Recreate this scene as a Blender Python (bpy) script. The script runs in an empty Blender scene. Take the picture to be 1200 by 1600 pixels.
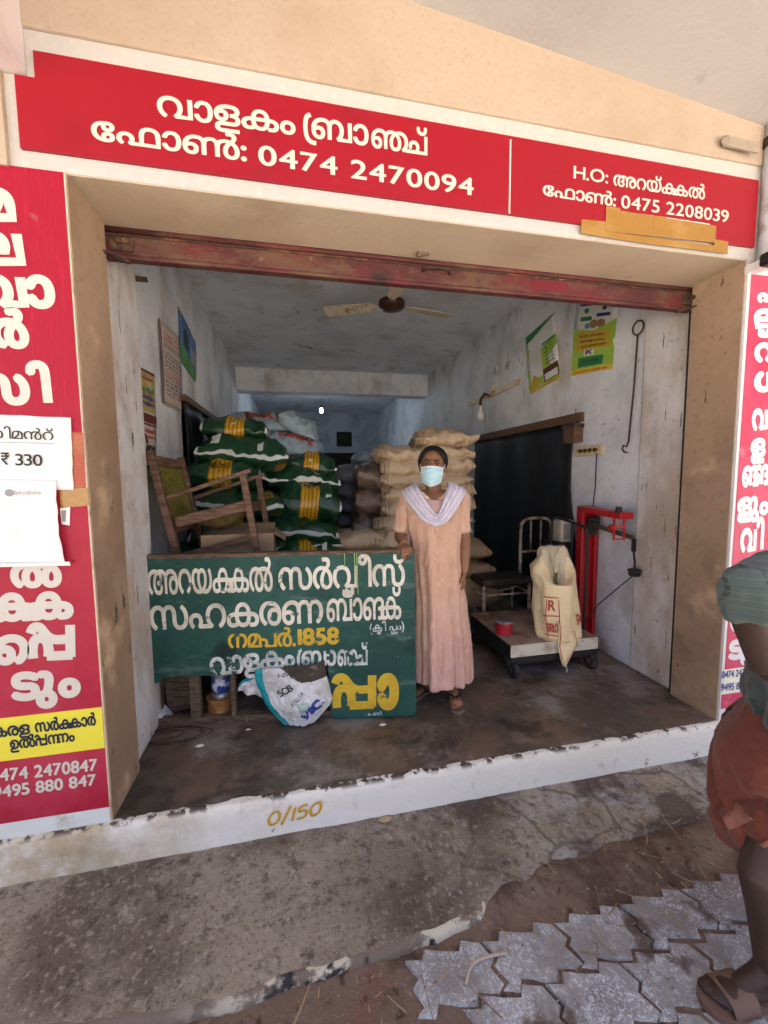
import bpy, bmesh, math, random
from math import sin, cos, pi, radians, sqrt, exp, copysign
from mathutils import Vector, Matrix, noise
from mathutils.geometry import tessellate_polygon, delaunay_2d_cdt
V = Vector
S = bpy.context.scene
COL = S.collection
random.seed(7)

# ------------------------------------------------------------------ camera
CAM_LOC = V((0.7613, -1.7363, 1.3736)); FPX = 640.0
YAW, PIT, ROL = radians(12.063), radians(-5.054), radians(-0.506)
FWD = V((sin(YAW)*cos(PIT), cos(YAW)*cos(PIT), sin(PIT)))
_r = V((cos(YAW), -sin(YAW), 0)); _u = _r.cross(FWD)
RGT = cos(ROL)*_r + sin(ROL)*_u; UPV = -sin(ROL)*_r + cos(ROL)*_u
cd = bpy.data.cameras.new('camera'); cam = bpy.data.objects.new('camera', cd); COL.objects.link(cam)
cd.sensor_fit = 'HORIZONTAL'; cd.sensor_width = 36; cd.lens = 36*FPX/1200; cd.clip_start = .05; cd.clip_end = 500
m4 = Matrix((RGT, UPV, -FWD)).transposed().to_4x4(); m4.translation = CAM_LOC
cam.matrix_world = m4; S.camera = cam

# ------------------------------------------------------------------ light
SUN_EL, SUN_AZ = radians(62), radians(20)          # sun high behind the building
W = bpy.data.worlds.new('World'); S.world = W; W.use_nodes = True
nt = W.node_tree; bg = nt.nodes['Background']
sky = nt.nodes.new('ShaderNodeTexSky'); sky.sky_type = 'NISHITA'; sky.sun_disc = False
sky.sun_elevation = SUN_EL; sky.sun_rotation = SUN_AZ; sky.air_density = .35; sky.dust_density = 8.0; sky.ozone_density = .4
nt.links.new(sky.outputs[0], bg.inputs[0]); bg.inputs[1].default_value = .125
sl = bpy.data.lights.new('sun', 'SUN'); sl.energy = 4.5; sl.angle = radians(.5); sl.color = (1, .95, .86)
so = bpy.data.objects.new('sun', sl); COL.objects.link(so)
sd = V((sin(SUN_AZ)*cos(SUN_EL), cos(SUN_AZ)*cos(SUN_EL), sin(SUN_EL)))
so.rotation_euler = sd.to_track_quat('Z', 'Y').to_euler(); so.location = (0, -4, 8)
S.view_settings.view_transform = 'Standard'; S.view_settings.look = 'None'; S.view_settings.gamma = 1
S.view_settings.exposure = 3.0
S.cycles.max_bounces = 10; S.cycles.diffuse_bounces = 7; S.cycles.use_denoising = True
S.cycles.sample_clamp_indirect = 8

# ------------------------------------------------------------------ pixel helpers (survey of the photograph, 1200x1600)
def ray(px, py): return (px-600)/FPX*RGT - (py-800)/FPX*UPV + FWD
def ony(px, py, y): d = ray(px, py); return CAM_LOC + d*((y-CAM_LOC.y)/d.y)
def onx(px, py, x): d = ray(px, py); return CAM_LOC + d*((x-CAM_LOC.x)/d.x)
def onz(px, py, z=0.): d = ray(px, py); return CAM_LOC + d*((z-CAM_LOC.z)/d.z)
class Plane:
    """upright or free plane: origin o, unit axes eu, ev; normal n faces the viewer"""
    def __init__(s, o, eu, ev):
        s.o = V(o); s.eu = V(eu).normalized(); s.ev = V(ev).normalized(); s.n = s.eu.cross(s.ev).normalized()
    def hit(s, px, py):
        d = ray(px, py); t = (s.o-CAM_LOC).dot(s.n)/d.dot(s.n); p = CAM_LOC+d*t-s.o
        return p.dot(s.eu), p.dot(s.ev)
    def at(s, u, v, h=0): return s.o + s.eu*u + s.ev*v + s.n*h
FAC = Plane((0, 0, 0), (1, 0, 0), (0, 0, 1))

# ------------------------------------------------------------------ materials
def mat(name, base, layers=(), rough=.8, bump=0., bscale=40., metal=0., spec=.3, coord='Object', emit=None, alpha=1., trans=0., sheen=0.):
    m = bpy.data.materials.new(name); m.use_nodes = True; n = m.node_tree.nodes; L = m.node_tree.links
    p = n['Principled BSDF']; p.inputs['Roughness'].default_value = rough; p.inputs['Metallic'].default_value = metal
    p.inputs['Specular IOR Level'].default_value = spec
    if sheen: p.inputs['Sheen Weight'].default_value = sheen
    if alpha < 1: p.inputs['Alpha'].default_value = alpha
    if trans: p.inputs['Transmission Weight'].default_value = trans
    tc = n.new('ShaderNodeTexCoord')
    src = tc.outputs[coord]
    rgb = n.new('ShaderNodeRGB'); rgb.outputs[0].default_value = (*base, 1); cur = rgb.outputs[0]
    for i, ly in enumerate(layers):
        col, sc, lo, hi = ly[:4]; o = ly[4] if len(ly) > 4 else {}
        mp = n.new('ShaderNodeMapping'); mp.inputs['Scale'].default_value = o.get('st', (1, 1, 1))
        mp.inputs['Location'].default_value = (3.7*i+len(name), 1.3*i, 7.1*i)
        L.new(src, mp.inputs['Vector'])
        if o.get('vor'):
            nz = n.new('ShaderNodeTexNoise'); nz.inputs['Scale'].default_value = sc*2.2; nz.inputs['Detail'].default_value = 6
            L.new(mp.outputs[0], nz.inputs['Vector'])
            mx = n.new('ShaderNodeVectorMath'); mx.operation = 'MULTIPLY_ADD'; mx.inputs[1].default_value = (.35/sc,)*3
            L.new(nz.outputs['Color'], mx.inputs[0]); L.new(mp.outputs[0], mx.inputs[2])
            t = n.new('ShaderNodeTexVoronoi'); t.feature = 'DISTANCE_TO_EDGE'; t.inputs['Scale'].default_value = sc
            L.new(mx.outputs[0], t.inputs['Vector']); f = t.outputs['Distance']
        elif o.get('wave'):
            t = n.new('ShaderNodeTexWave'); t.bands_direction = o['wave']; t.inputs['Scale'].default_value = sc
            t.inputs['Distortion'].default_value = o.get('dist', 0.); t.inputs['Detail'].default_value = 2
            L.new(mp.outputs[0], t.inputs['Vector']); f = t.outputs['Fac']
        else:
            t = n.new('ShaderNodeTexNoise'); t.inputs['Scale'].default_value = sc; t.inputs['Detail'].default_value = o.get('d', 6)
            t.inputs['Roughness'].default_value = o.get('r', .6); t.inputs['Distortion'].default_value = o.get('dist', 0.)
            L.new(mp.outputs[0], t.inputs['Vector']); f = t.outputs['Fac']
        mr = n.new('ShaderNodeMapRange'); mr.inputs['From Min'].default_value = lo; mr.inputs['From Max'].default_value = hi
        mr.interpolation_type = 'SMOOTHSTEP'; mr.inputs['To Max'].default_value = o.get('f', 1.)
        L.new(f, mr.inputs['Value']); fac = mr.outputs[0]
        for ax, a, b in o.get('g', ()):
            sx = n.new('ShaderNodeSeparateXYZ'); L.new(src, sx.inputs[0])
            g = n.new('ShaderNodeMapRange'); g.inputs['From Min'].default_value = a; g.inputs['From Max'].default_value = b
            L.new(sx.outputs['XYZ'.index(ax)], g.inputs['Value'])
            mu = n.new('ShaderNodeMath'); mu.operation = 'MULTIPLY'; L.new(fac, mu.inputs[0]); L.new(g.outputs[0], mu.inputs[1]); fac = mu.outputs[0]
        mx = n.new('ShaderNodeMix'); mx.data_type = 'RGBA'; L.new(fac, mx.inputs['Factor']); L.new(cur, mx.inputs['A'])
        mx.inputs['B'].default_value = (*col, 1); cur = mx.outputs['Result']
    L.new(cur, p.inputs['Base Color'])
    if bump:
        t = n.new('ShaderNodeTexNoise'); t.inputs['Scale'].default_value = bscale; t.inputs['Detail'].default_value = 8; t.inputs['Roughness'].default_value = .65
        L.new(src, t.inputs['Vector']); b = n.new('ShaderNodeBump'); b.inputs['Strength'].default_value = bump; b.inputs['Distance'].default_value = .01
        L.new(t.outputs['Fac'], b.inputs['Height']); L.new(b.outputs[0], p.inputs['Normal'])
    if emit:
        p.inputs['Emission Color'].default_value = (*emit[0], 1); p.inputs['Emission Strength'].default_value = emit[1]
    return m
def uvmat(name, base, bands, rough=.45, noise_col=None, bump=.25, spec=.4):
    """sack cloth: bands = (axis 'u'/'v', lo, hi, colour, stripes) painted in UV space of the sack"""
    m = mat(name, base, [(noise_col or tuple(c*.6 for c in base), 9, .45, .7), (tuple(min(1, c*1.25+.05) for c in base), 5, .56, .75, {'d': 10, 'r': .75, 'f': .5}), (tuple(c*.45 for c in base), 30, .62, .72, {'f': .5})], rough=rough, bump=bump, bscale=15, spec=spec)
    n = m.node_tree.nodes; L = m.node_tree.links; p = n['Principled BSDF']
    uv = n.new('ShaderNodeUVMap'); sx = n.new('ShaderNodeSeparateXYZ'); L.new(uv.outputs[0], sx.inputs[0])
    cur = p.inputs['Base Color'].links[0].from_socket
    def cmp(ax, lo, hi):
        c = n.new('ShaderNodeMath'); c.operation = 'COMPARE'; c.inputs[1].default_value = (lo+hi)/2; c.inputs[2].default_value = (hi-lo)/2
        L.new(sx.outputs[0 if ax == 'u' else 1], c.inputs[0]); return c.outputs[0]
    for bd in bands:
        ax, lo, hi, col = bd[:4]; o = bd[4] if len(bd) > 4 else {}
        f = cmp(ax, lo, hi)
        if 'and' in o:
            g = cmp(*o['and']); mu = n.new('ShaderNodeMath'); mu.operation = 'MULTIPLY'; L.new(f, mu.inputs[0]); L.new(g, mu.inputs[1]); f = mu.outputs[0]
        mx = n.new('ShaderNodeMix'); mx.data_type = 'RGBA'; L.new(f, mx.inputs['Factor']); L.new(cur, mx.inputs['A'])
        if 'stripe' in o:
            k = n.new('ShaderNodeMath'); k.operation = 'MULTIPLY'; k.inputs[1].default_value = o['stripe']*2*pi; L.new(sx.outputs[0], k.inputs[0])
            s_ = n.new('ShaderNodeMath'); s_.operation = 'SINE'; L.new(k.outputs[0], s_.inputs[0])
            mr = n.new('ShaderNodeMapRange'); mr.inputs['From Min'].default_value = -.6; mr.inputs['From Max'].default_value = .6; L.new(s_.outputs[0], mr.inputs['Value'])
            m2 = n.new('ShaderNodeMix'); m2.data_type = 'RGBA'; L.new(mr.outputs[0], m2.inputs['Factor'])
            m2.inputs['A'].default_value = (*col, 1); m2.inputs['B'].default_value = (*o['col2'], 1); L.new(m2.outputs['Result'], mx.inputs['B'])
        else: mx.inputs['B'].default_value = (*col, 1)
        cur = mx.outputs['Result']
    L.new(cur, p.inputs['Base Color'])
    return m

# ------------------------------------------------------------------ objects
def tag(o, label=None, cat=None, group=None, kind=None):
    if label: o['label'] = label
    if cat: o['category'] = cat
    if group: o['group'] = group
    if kind: o['kind'] = kind
    return o
def thing(name, loc, label, cat, group=None):
    o = bpy.data.objects.new(name, None); o.empty_display_size = .1; COL.objects.link(o); o.location = loc
    return tag(o, label, cat, group)
def worg(o):
    p = V((0, 0, 0))
    while o: p += o.location; o = o.parent
    return p
class MB:
    def __init__(s): s.bm = bmesh.new(); s.uv = None
    def face(s, pts, mi=0):
        try:
            f = s.bm.faces.new([s.bm.verts.new(p) for p in pts]); f.material_index = mi; return f
        except ValueError: return None
    def box(s, a, b, mi=0, M=None):
        a, b = V(a), V(b)
        P = [V((x, y, z)) for x in (a.x, b.x) for y in (a.y, b.y) for z in (a.z, b.z)]
        if M: P = [M @ p for p in P]
        vs = [s.bm.verts.new(p) for p in P]
        for q in ((0, 1, 3, 2), (4, 6, 7, 5), (0, 4, 5, 1), (2, 3, 7, 6), (0, 2, 6, 4), (1, 5, 7, 3)):
            s.bm.faces.new([vs[i] for i in q]).material_index = mi
        return s
    def beam(s, p, q, w, h, up=(0, 0, 1), mi=0):
        """bar of rectangular section from p to q; w sideways, h along up"""
        p, q = V(p), V(q); d = (q-p); l = d.length; d.normalize(); sd = d.cross(V(up)).normalized(); u2 = sd.cross(d).normalized()
        M = Matrix((d, sd, u2)).transposed().to_4x4(); M.translation = p
        return s.box((0, -w/2, -h/2), (l, w/2, h/2), mi, M)
    def ring(s, c, ax, r, n, ref=None, ry=None):
        ax = V(ax).normalized(); ref = V(ref) if ref else (V((0, 0, 1)) if abs(ax.z) < .9 else V((1, 0, 0)))
        e1 = (ref-ax*ref.dot(ax)).normalized(); e2 = ax.cross(e1)
        return [s.bm.verts.new(V(c)+e1*(r*cos(2*pi*k/n))+e2*((ry or r)*sin(2*pi*k/n))) for k in range(n)]
    def skin(s, rings, cap=True, mi=0, closed=True):
        for a, b in zip(rings, rings[1:]):
            n = len(a)
            for k in range(n if closed else n-1):
                try: s.bm.faces.new((a[k], a[(k+1) % n], b[(k+1) % n], b[k])).material_index = mi
                except ValueError: pass
        if cap and closed:
            s.bm.faces.new(list(reversed(rings[0]))).material_index = mi; s.bm.faces.new(rings[-1]).material_index = mi
        return s
    def cyl(s, p, q, r, r2=None, n=16, mi=0):
        p, q = V(p), V(q); return s.skin([s.ring(p, q-p, r, n), s.ring(q, q-p, r2 if r2 is not None else r, n)], mi=mi)
    def tube(s, pts, rad, n=10, mi=0, cap=True, round_ends=False, flat=1., ref=None):
        pts = [V(p) for p in pts]; R = rad if isinstance(rad, (list, tuple)) else [rad]*len(pts)
        rings = []
        N = len(pts)
        tl = None
        for i, p in enumerate(pts):
            t = (pts[min(i+1, N-1)]-pts[max(i-1, 0)]).normalized()
            if ref is None:
                if tl is None: rf = V((0, 0, 1)) if abs(t.z) < .8 else V((1, 0, 0))
                else: rf = tl
                e = (rf-t*rf.dot(t)).normalized(); tl = e
            else: e = V(ref)
            if round_ends and i == 0:
                for a in (.25, .6, .85): rings.append(s.ring(p-t*R[i]*(1-a)*.9, t, R[i]*sin(a*pi/2), n, e, R[i]*sin(a*pi/2)*flat))
            rings.append(s.ring(p, t, R[i], n, e, R[i]*flat))
            if round_ends and i == N-1:
                for a in (.85, .6, .25): rings.append(s.ring(p+t*R[i]*(1-a)*.9, t, R[i]*sin(a*pi/2), n, e, R[i]*sin(a*pi/2)*flat))
        return s.skin(rings, cap, mi)
    def lathe(s, c, prof, n=24, mi=0, ax=(0, 0, 1)):
        c = V(c); ax = V(ax).normalized()
        return s.skin([s.ring(c+ax*z, ax, max(r, 1e-4), n) for r, z in prof], True, mi)
    def ell(s, c, r, n=16, m=10, M=None, mi=0):
        rings = []
        for i in range(1, m):
            th = pi*i/m
            rings.append([s.bm.verts.new((M @ V((r[0]*sin(th)*cos(2*pi*k/n), r[1]*sin(th)*sin(2*pi*k/n), -r[2]*cos(th))) if M else V((r[0]*sin(th)*cos(2*pi*k/n), r[1]*sin(th)*sin(2*pi*k/n), -r[2]*cos(th))))+V(c)) for k in range(n)])
        return s.skin(rings, True, mi)
    def prism(s, poly, f0, f1, mi=0, mi_side=None):
        """poly: 2-D outline; f0/f1 map (u,v) to back / front 3-D points"""
        tr = tessellate_polygon([[V((u, v, 0)) for u, v in poly]])
        a = [s.bm.verts.new(f0(u, v)) for u, v in poly]; b = [s.bm.verts.new(f1(u, v)) for u, v in poly]
        for t in tr:
            for vs in ([a[i] for i in t], [b[i] for i in t]):
                try: s.bm.faces.new(vs).material_index = mi
                except ValueError: pass
        n = len(poly)
        for k in range(n): s.bm.faces.new((a[k], a[(k+1) % n], b[(k+1) % n], b[k])).material_index = mi if mi_side is None else mi_side
        return s
    def grid(s, nu, nv, fn, mi=0, uv=True):
        g = [[s.bm.verts.new(fn(i/nu, j/nv)) for j in range(nv+1)] for i in range(nu+1)]
        if uv and s.uv is None: s.uv = s.bm.loops.layers.uv.new('UVMap')
        for i in range(nu):
            for j in range(nv):
                f = s.bm.faces.new((g[i][j], g[i+1][j], g[i+1][j+1], g[i][j+1])); f.material_index = mi(i, j) if callable(mi) else mi
                if uv:
                    for lp, (a, b) in zip(f.loops, ((i, j), (i+1, j), (i+1, j+1), (i, j+1))): lp[s.uv].uv = (a/nu, b/nv)
        return s
    def build(s, name, mats, parent=None, smooth=False, bevel=0, solid=0, fix=True, remesh=0, smoothit=0, origin=None, subsurf=0):
        if fix: bmesh.ops.recalc_face_normals(s.bm, faces=s.bm.faces)
        o0 = worg(parent) if parent else (V(origin) if origin else V((0, 0, 0)))
        if o0.length: bmesh.ops.translate(s.bm, verts=s.bm.verts, vec=-o0)
        me = bpy.data.meshes.new(name); s.bm.to_mesh(me); s.bm.free()
        o = bpy.data.objects.new(name, me); COL.objects.link(o)
        if parent: o.parent = parent
        elif origin: o.location = origin
        for x in (mats if isinstance(mats, (list, tuple)) else [mats]): me.materials.append(x)
        bake = False
        if remesh:
            r = o.modifiers.new('r', 'REMESH'); r.mode = 'VOXEL'; r.voxel_size = remesh; r.use_smooth_shade = True; bake = True
            if smoothit: q = o.modifiers.new('s', 'SMOOTH'); q.iterations = smoothit; q.factor = .5
        if bevel:
            b = o.modifiers.new('b', 'BEVEL'); b.width = bevel; b.segments = 2; b.limit_method = 'ANGLE'; b.angle_limit = radians(40)
        if solid: q = o.modifiers.new('s', 'SOLIDIFY'); q.thickness = solid; q.offset = 0
        if subsurf: q = o.modifiers.new('ss', 'SUBSURF'); q.levels = subsurf; q.render_levels = subsurf
        if bake:
            dg = bpy.context.evaluated_depsgraph_get(); dg.update()
            nm = bpy.data.meshes.new_from_object(o.evaluated_get(dg)); o.modifiers.clear(); o.data = nm; me = nm
            if not me.materials:
                for x in (mats if isinstance(mats, (list, tuple)) else [mats]): me.materials.append(x)
        if smooth or remesh:
            for p in me.polygons: p.use_smooth = True
        return o
def wrinkle(o, *waves):
    """push a cloth mesh along its normals by folded noise: waves = (amplitude, (sx, sy, sz), seed)"""
    me = o.data; ns = [v.normal.copy() for v in me.vertices]
    for v, n in zip(me.vertices, ns):
        d = 0
        for amp, sc, sd_ in waves:
            p = V((v.co.x*sc[0], v.co.y*sc[1], v.co.z*sc[2]+sd_)); w = V((noise.noise(p*.5+V((9, 2, sd_))), noise.noise(p*.5+V((1, 7, sd_))), 0))
            d += amp*(1-2.6*abs(noise.noise(p+w*1.2)))
        v.co += n*d
    me.update()
def cr(pts, n=6):
    """Catmull-Rom through points (tuples of any length)"""
    out = []; N = len(pts)
    for i in range(N-1):
        p0, p1, p2, p3 = pts[max(i-1, 0)], pts[i], pts[i+1], pts[min(i+2, N-1)]
        for k in range(n):
            t = k/n
            out.append(tuple(.5*(2*b+(c-a)*t+(2*a-5*b+4*c-d)*t*t+(3*b-a-3*c+d)*t**3) for a, b, c, d in zip(p0, p1, p2, p3)))
    out.append(tuple(pts[-1])); return out

# ------------------------------------------------------------------ lettering: outlines of the built-in font, filled contour by contour
_gc = {}
def glyph(ch):
    if ch in _gc: return _gc[ch]
    cu = bpy.data.curves.new('g', 'FONT'); cu.body = ch; cu.size = 1; o = bpy.data.objects.new('g', cu); COL.objects.link(o)
    dg = bpy.context.evaluated_depsgraph_get(); dg.update()
    c2 = o.evaluated_get(dg).to_curve(dg)
    cons = []
    for sp in c2.splines:
        P = []
        if sp.type == 'BEZIER':
            bp = sp.bezier_points; n = len(bp)
            for i in range(n):
                a, b = bp[i], bp[(i+1) % n]; p0, p1, p2, p3 = a.co, a.handle_right, b.handle_left, b.co
                st = (p1-p0).cross(p3-p0).length+(p2-p0).cross(p3-p0).length
                k = 1 if st < 1e-6 else 5
                for j in range(k):
                    t = j/k; q = p0*(1-t)**3+p1*3*t*(1-t)**2+p2*3*t*t*(1-t)+p3*t**3; P.append((q.x, q.y))
        else: P = [(p.co.x, p.co.y) for p in sp.points]
        Q = []
        for p in P:
            if not Q or (p[0]-Q[-1][0])**2+(p[1]-Q[-1][1])**2 > 1e-8: Q.append(p)
        if len(Q) > 3 and (Q[0][0]-Q[-1][0])**2+(Q[0][1]-Q[-1][1])**2 < 1e-8: Q.pop()
        if len(Q) > 2: cons.append(Q)
    o.to_curve_clear(); bpy.data.objects.remove(o); bpy.data.curves.remove(cu)
    _gc[ch] = cons; return cons
def area(P): return .5*sum(P[i][0]*P[(i+1) % len(P)][1]-P[(i+1) % len(P)][0]*P[i][1] for i in range(len(P)))
def inside(p, P):
    c = False; n = len(P)
    for i in range(n):
        a, b = P[i], P[i-1]
        if (a[1] > p[1]) != (b[1] > p[1]) and p[0] < (b[0]-a[0])*(p[1]-a[1])/(b[1]-a[1]+1e-12)+a[0]: c = not c
    return c
def fat(P, b):
    n = len(P); out = []
    for i in range(n):
        a, c = P[i-1], P[(i+1) % n]; tx, ty = c[0]-a[0], c[1]-a[1]; l = sqrt(tx*tx+ty*ty) or 1
        out.append((P[i][0]+ty/l*b, P[i][1]-tx/l*b))
    return out
def stroke(pts, w):
    pts = cr(pts, 5) if len(pts) > 2 else pts
    L, R = [], []
    for i in range(len(pts)):
        a, b = pts[max(i-1, 0)], pts[min(i+1, len(pts)-1)]; tx, ty = b[0]-a[0], b[1]-a[1]; l = sqrt(tx*tx+ty*ty) or 1
        L.append((pts[i][0]-ty/l*w/2, pts[i][1]+tx/l*w/2)); R.append((pts[i][0]+ty/l*w/2, pts[i][1]-tx/l*w/2))
    return R+L[::-1]
# hand-drawn conjuncts, unit x-height box (w, [strokes])
STK = {
 '{pp}': (.86, [[(.06, 0), (.05, .2), (.1, .38), (.22, .42), (.33, .33), (.36, .12), (.34, .02)], [(.02, .52), (.08, .64), (.2, .64), (.34, .46), (.5, .38), (.8, .39)], [(.32, .04), (.82, .04)], [(.78, .0), (.78, .68)]]),
 '{r}': (.16, [[(.2, .62), (.08, .55), (.03, .3), (.06, 0), (.18, -.14), (.34, -.16)]]),
 '{0}': (.46, [[(.30, .66), (.12, .56), (.04, .30), (.12, .05), (.26, .02), (.40, .14), (.44, .40), (.36, .62), (.24, .64)]]), '{/}': (.30, [[(.26, .78), (.14, .36), (.02, -.10)]]), '{1}': (.08, [[(.06, .66), (.04, .33), (.03, .0)]]),
 '{5}': (.40, [[(.38, .66), (.12, .62), (.08, .38), (.28, .40), (.38, .24), (.30, .05), (.04, .02)]]), '{9}': (.46, [[(.40, .48), (.24, .62), (.06, .52), (.08, .34), (.26, .30), (.40, .46), (.42, .30), (.30, .06), (.16, -.04)]]),
 '{vv}': (.0, [[(-.52, -.06), (-.52, -.2), (-.24, -.2)], [(-.5, -.06), (-.24, -.2)], [(-.24, 0), (-.24, -.2)]]),
 '{ll}': (.0, [[(-.6, -.08), (-.62, -.25), (-.4, -.28), (-.36, -.12), (-.2, -.28), (-.02, -.2), (-.02, -.08)]]),
}
COMP = {'{kk}': 'ക~5ക', '{nn}': 'ന~4ന', '{ngng}': 'ങ~5ങ', '{nch}': 'ഞ~3ച', '{nk}': 'ങ~4ക', '{mp}': 'മ~3പ'}
_tc = {}
def wind(x, y, P):
    w = 0; n = len(P); y0 = P[-1][1]; x0 = P[-1][0]
    for x1, y1 in P:
        if y0 <= y:
            if y1 > y and (x1-x0)*(y-y0)-(x-x0)*(y1-y0) > 0: w += 1
        elif y1 <= y and (x1-x0)*(y-y0)-(x-x0)*(y1-y0) < 0: w -= 1
        x0, y0 = x1, y1
    return w
def fillpoly(cons):
    """non-zero winding fill of self-overlapping outlines -> verts, tris"""
    vs, es = [], []
    for P in cons:
        s_ = len(vs); vs += [V((a, b)) for a, b in P]; es += [(s_+i, s_+(i+1) % len(P)) for i in range(len(P))]
    r = delaunay_2d_cdt(vs, es, [], 0, 1e-6)
    out = []
    for t in r[2]:
        a, b, c = (r[0][i] for i in t); x, y = (a.x+b.x+c.x)/3, (a.y+b.y+c.y)/3
        if sum(wind(x, y, P) for P in cons) != 0: out.append(tuple(t))
    return [(v.x, v.y) for v in r[0]], out
def gfill(ch, bold):
    k = (ch, round(bold, 4))
    if k not in _tc:
        cons = glyph(ch)
        if not cons: _tc[k] = None
        else:
            xs = [p[0] for c in cons for p in c]; sg = copysign(1, area(max(cons, key=lambda c: abs(area(c)))))
            _tc[k] = (min(xs), max(xs))+fillpoly([fat(c, sg*bold) for c in cons])
    return _tc[k]
def layout(text, bold=.0, gap=.045):
    """-> list of (verts, tris) in em units, total width; x-height ~.53"""
    for k, v in COMP.items(): text = text.replace(k, v)
    x = 0; out = []; i = 0
    while i < len(text):
        ch = text[i]
        if ch == '~': x -= int(text[i+1])*.05; i += 2; continue
        if ch == ' ': x += .3; i += 1; continue
        if ch == '{':
            j = text.index('}', i)+1; w, sts = STK[text[i:j]]; i = j
            for s_ in sts: out.append(fillpoly([stroke([(x+a, b) for a, b in s_], .085+2*bold)]))
            x += w+gap*(w > 0); continue
        i += 1
        g = gfill(ch, bold)
        if not g: continue
        x0, x1, vs, tr = g
        dx = x-gap-(x1-x0)*1.05-x0 if ch == '്' else x-x0
        if ch == 'ു': dx -= .06
        out.append(([(a+dx, b) for a, b in vs], tr))
        if ch != '്': x += (x1-x0)+gap
    return out, x-gap
def lettering(name, text, fn, wd, h, mt, parent, bold=.03, gap=.05, xh=.56, thick=0.0003):
    """text stretched to width wd (0..1 in u) and x-height h; fn(u,v,d) -> 3-D point, u in 0..wd"""
    L, w = layout(text, bold, gap); sx = wd/w; sy = h/xh
    mb = MB()
    for k, (fl, tr) in enumerate(L):
        vs = [mb.bm.verts.new(fn(q[0]*sx, q[1]*sy, thick+.00012*(k % 4))) for q in fl]
        for t in tr:
            try: mb.bm.faces.new([vs[i] for i in t])
            except ValueError: pass
    bmesh.ops.delete(mb.bm, geom=[v for v in mb.bm.verts if not v.link_faces], context='VERTS')
    return mb.build(name, mt, parent, fix=False)
def write(name, text, pl, pL, pR, hpx, mt, parent, bold=.03, gap=.05, lift=.002, xh=.56):
    """lettering on plane pl between two surveyed baseline points; hpx = x-height in survey pixels"""
    a = V(pl.hit(*pL)); b = V(pl.hit(*pR)); t = V(pl.hit(pL[0], pL[1]-hpx)); e = (b-a); wd = e.length; e.normalize(); pz = V((-e.y, e.x))
    return lettering(name, text, lambda u, v, d: pl.at(*(a+e*u+pz*v), lift+d), wd, (t-a).length, mt, parent, bold, gap, xh)

# ================================================================== THE SETTING
XL, XR, ZC, ZH = -.13, 3.06, 3.117, 2.443
OX0, OX1 = 0., 3.015
m_wall = mat('limewash', (.72, .745, .78), [((.50, .525, .56), 1.6, .42, .68), ((.40, .35, .30), 2.6, .54, .74, {'st': (1, 1, .3), 'f': .75}), ((.50, .46, .42), 14, .55, .7, {'d': 10, 'r': .75, 'f': .7}), ((.07, .06, .055), 5, .635, .68, {'st': (2.2, 2.2, .8), 'dist': 2.2, 'd': 8, 'r': .7, 'f': .8}), ((.14, .12, .10), 34, .66, .71, {'st': (1, 1, .5), 'f': .6}), ((.34, .30, .23), 2.2, .44, .66, {'g': [('Z', 1.1, .0)], 'd': 8}), ((.16, .14, .12), 3.4, .50, .70, {'g': [('Z', 2.7, 3.15)], 'd': 8, 'f': .7})], rough=.9, bump=.35, bscale=30)
m_pillar = mat('scuffed_paint', (.64, .63, .62), [((.42, .36, .30), 3, .42, .66, {'st': (1, 1, .4)}), ((.36, .24, .17), 2.4, .55, .72, {'f': .6}), ((.28, .25, .22), 15, .55, .68, {'d': 10, 'r': .75, 'f': .8}), ((.045, .04, .035), 12, .64, .67, {'st': (2.2, 2.2, .3), 'f': .85}), ((.50, .38, .26), 1.4, .5, .75)], rough=.88, bump=.4, bscale=24)
m_ceil = mat('ceiling_wash', (.77, .80, .84), [((.62, .65, .69), 1.3, .42, .66), ((.50, .51, .53), 6, .50, .75, {'d': 11, 'r': .8, 'f': .45}), ((.07, .065, .06), 4.5, .655, .69, {'dist': 2.5, 'd': 8, 'f': .8}), ((.50, .49, .47), 3, .5, .75, {'d': 9})], rough=.95, bump=.25, bscale=20)
m_back = mat('blue_wash', (.38, .42, .48), [((.22, .25, .30), 2, .45, .7), ((.08, .08, .09), 5, .66, .72)], rough=.9, bump=.2)
m_peach = mat('peach_paint', (.45, .36, .275), [((.385, .295, .21), 1.4, .42, .72, {'d': 9}), ((.50, .40, .30), 4, .5, .75, {'f': .5, 'd': 9}), ((.36, .275, .20), 60, .5, .7, {'d': 8, 'f': .4}), ((.30, .22, .15), 2.5, .6, .72, {'st': (1, 1, .4), 'f': .6}), ((.2, .15, .1), 14, .69, .73, {'f': .6})], rough=.85, bump=.3, bscale=60)
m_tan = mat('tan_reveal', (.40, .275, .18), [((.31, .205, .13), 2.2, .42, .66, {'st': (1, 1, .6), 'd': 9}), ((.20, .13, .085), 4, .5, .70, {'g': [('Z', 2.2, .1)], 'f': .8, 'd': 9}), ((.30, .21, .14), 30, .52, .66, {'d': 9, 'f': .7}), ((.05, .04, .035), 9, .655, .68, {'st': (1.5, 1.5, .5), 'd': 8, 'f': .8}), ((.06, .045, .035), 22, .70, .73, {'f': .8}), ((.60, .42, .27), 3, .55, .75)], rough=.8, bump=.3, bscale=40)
m_lint = mat('lintel_paint', (.54, .435, .32), [((.43, .33, .23), 2, .45, .75), ((.2, .15, .1), 12, .70, .74)], rough=.85, bump=.25, bscale=40)
m_white = mat('white_band', (.50, .485, .455), [((.50, .46, .41), 4, .48, .7, {'d': 9}), ((.56, .53, .48), 30, .5, .66), ((.22, .19, .16), 8, .66, .71, {'st': (.5, 1, 1.8), 'd': 8})], rough=.85, bump=.25, bscale=40)
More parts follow.
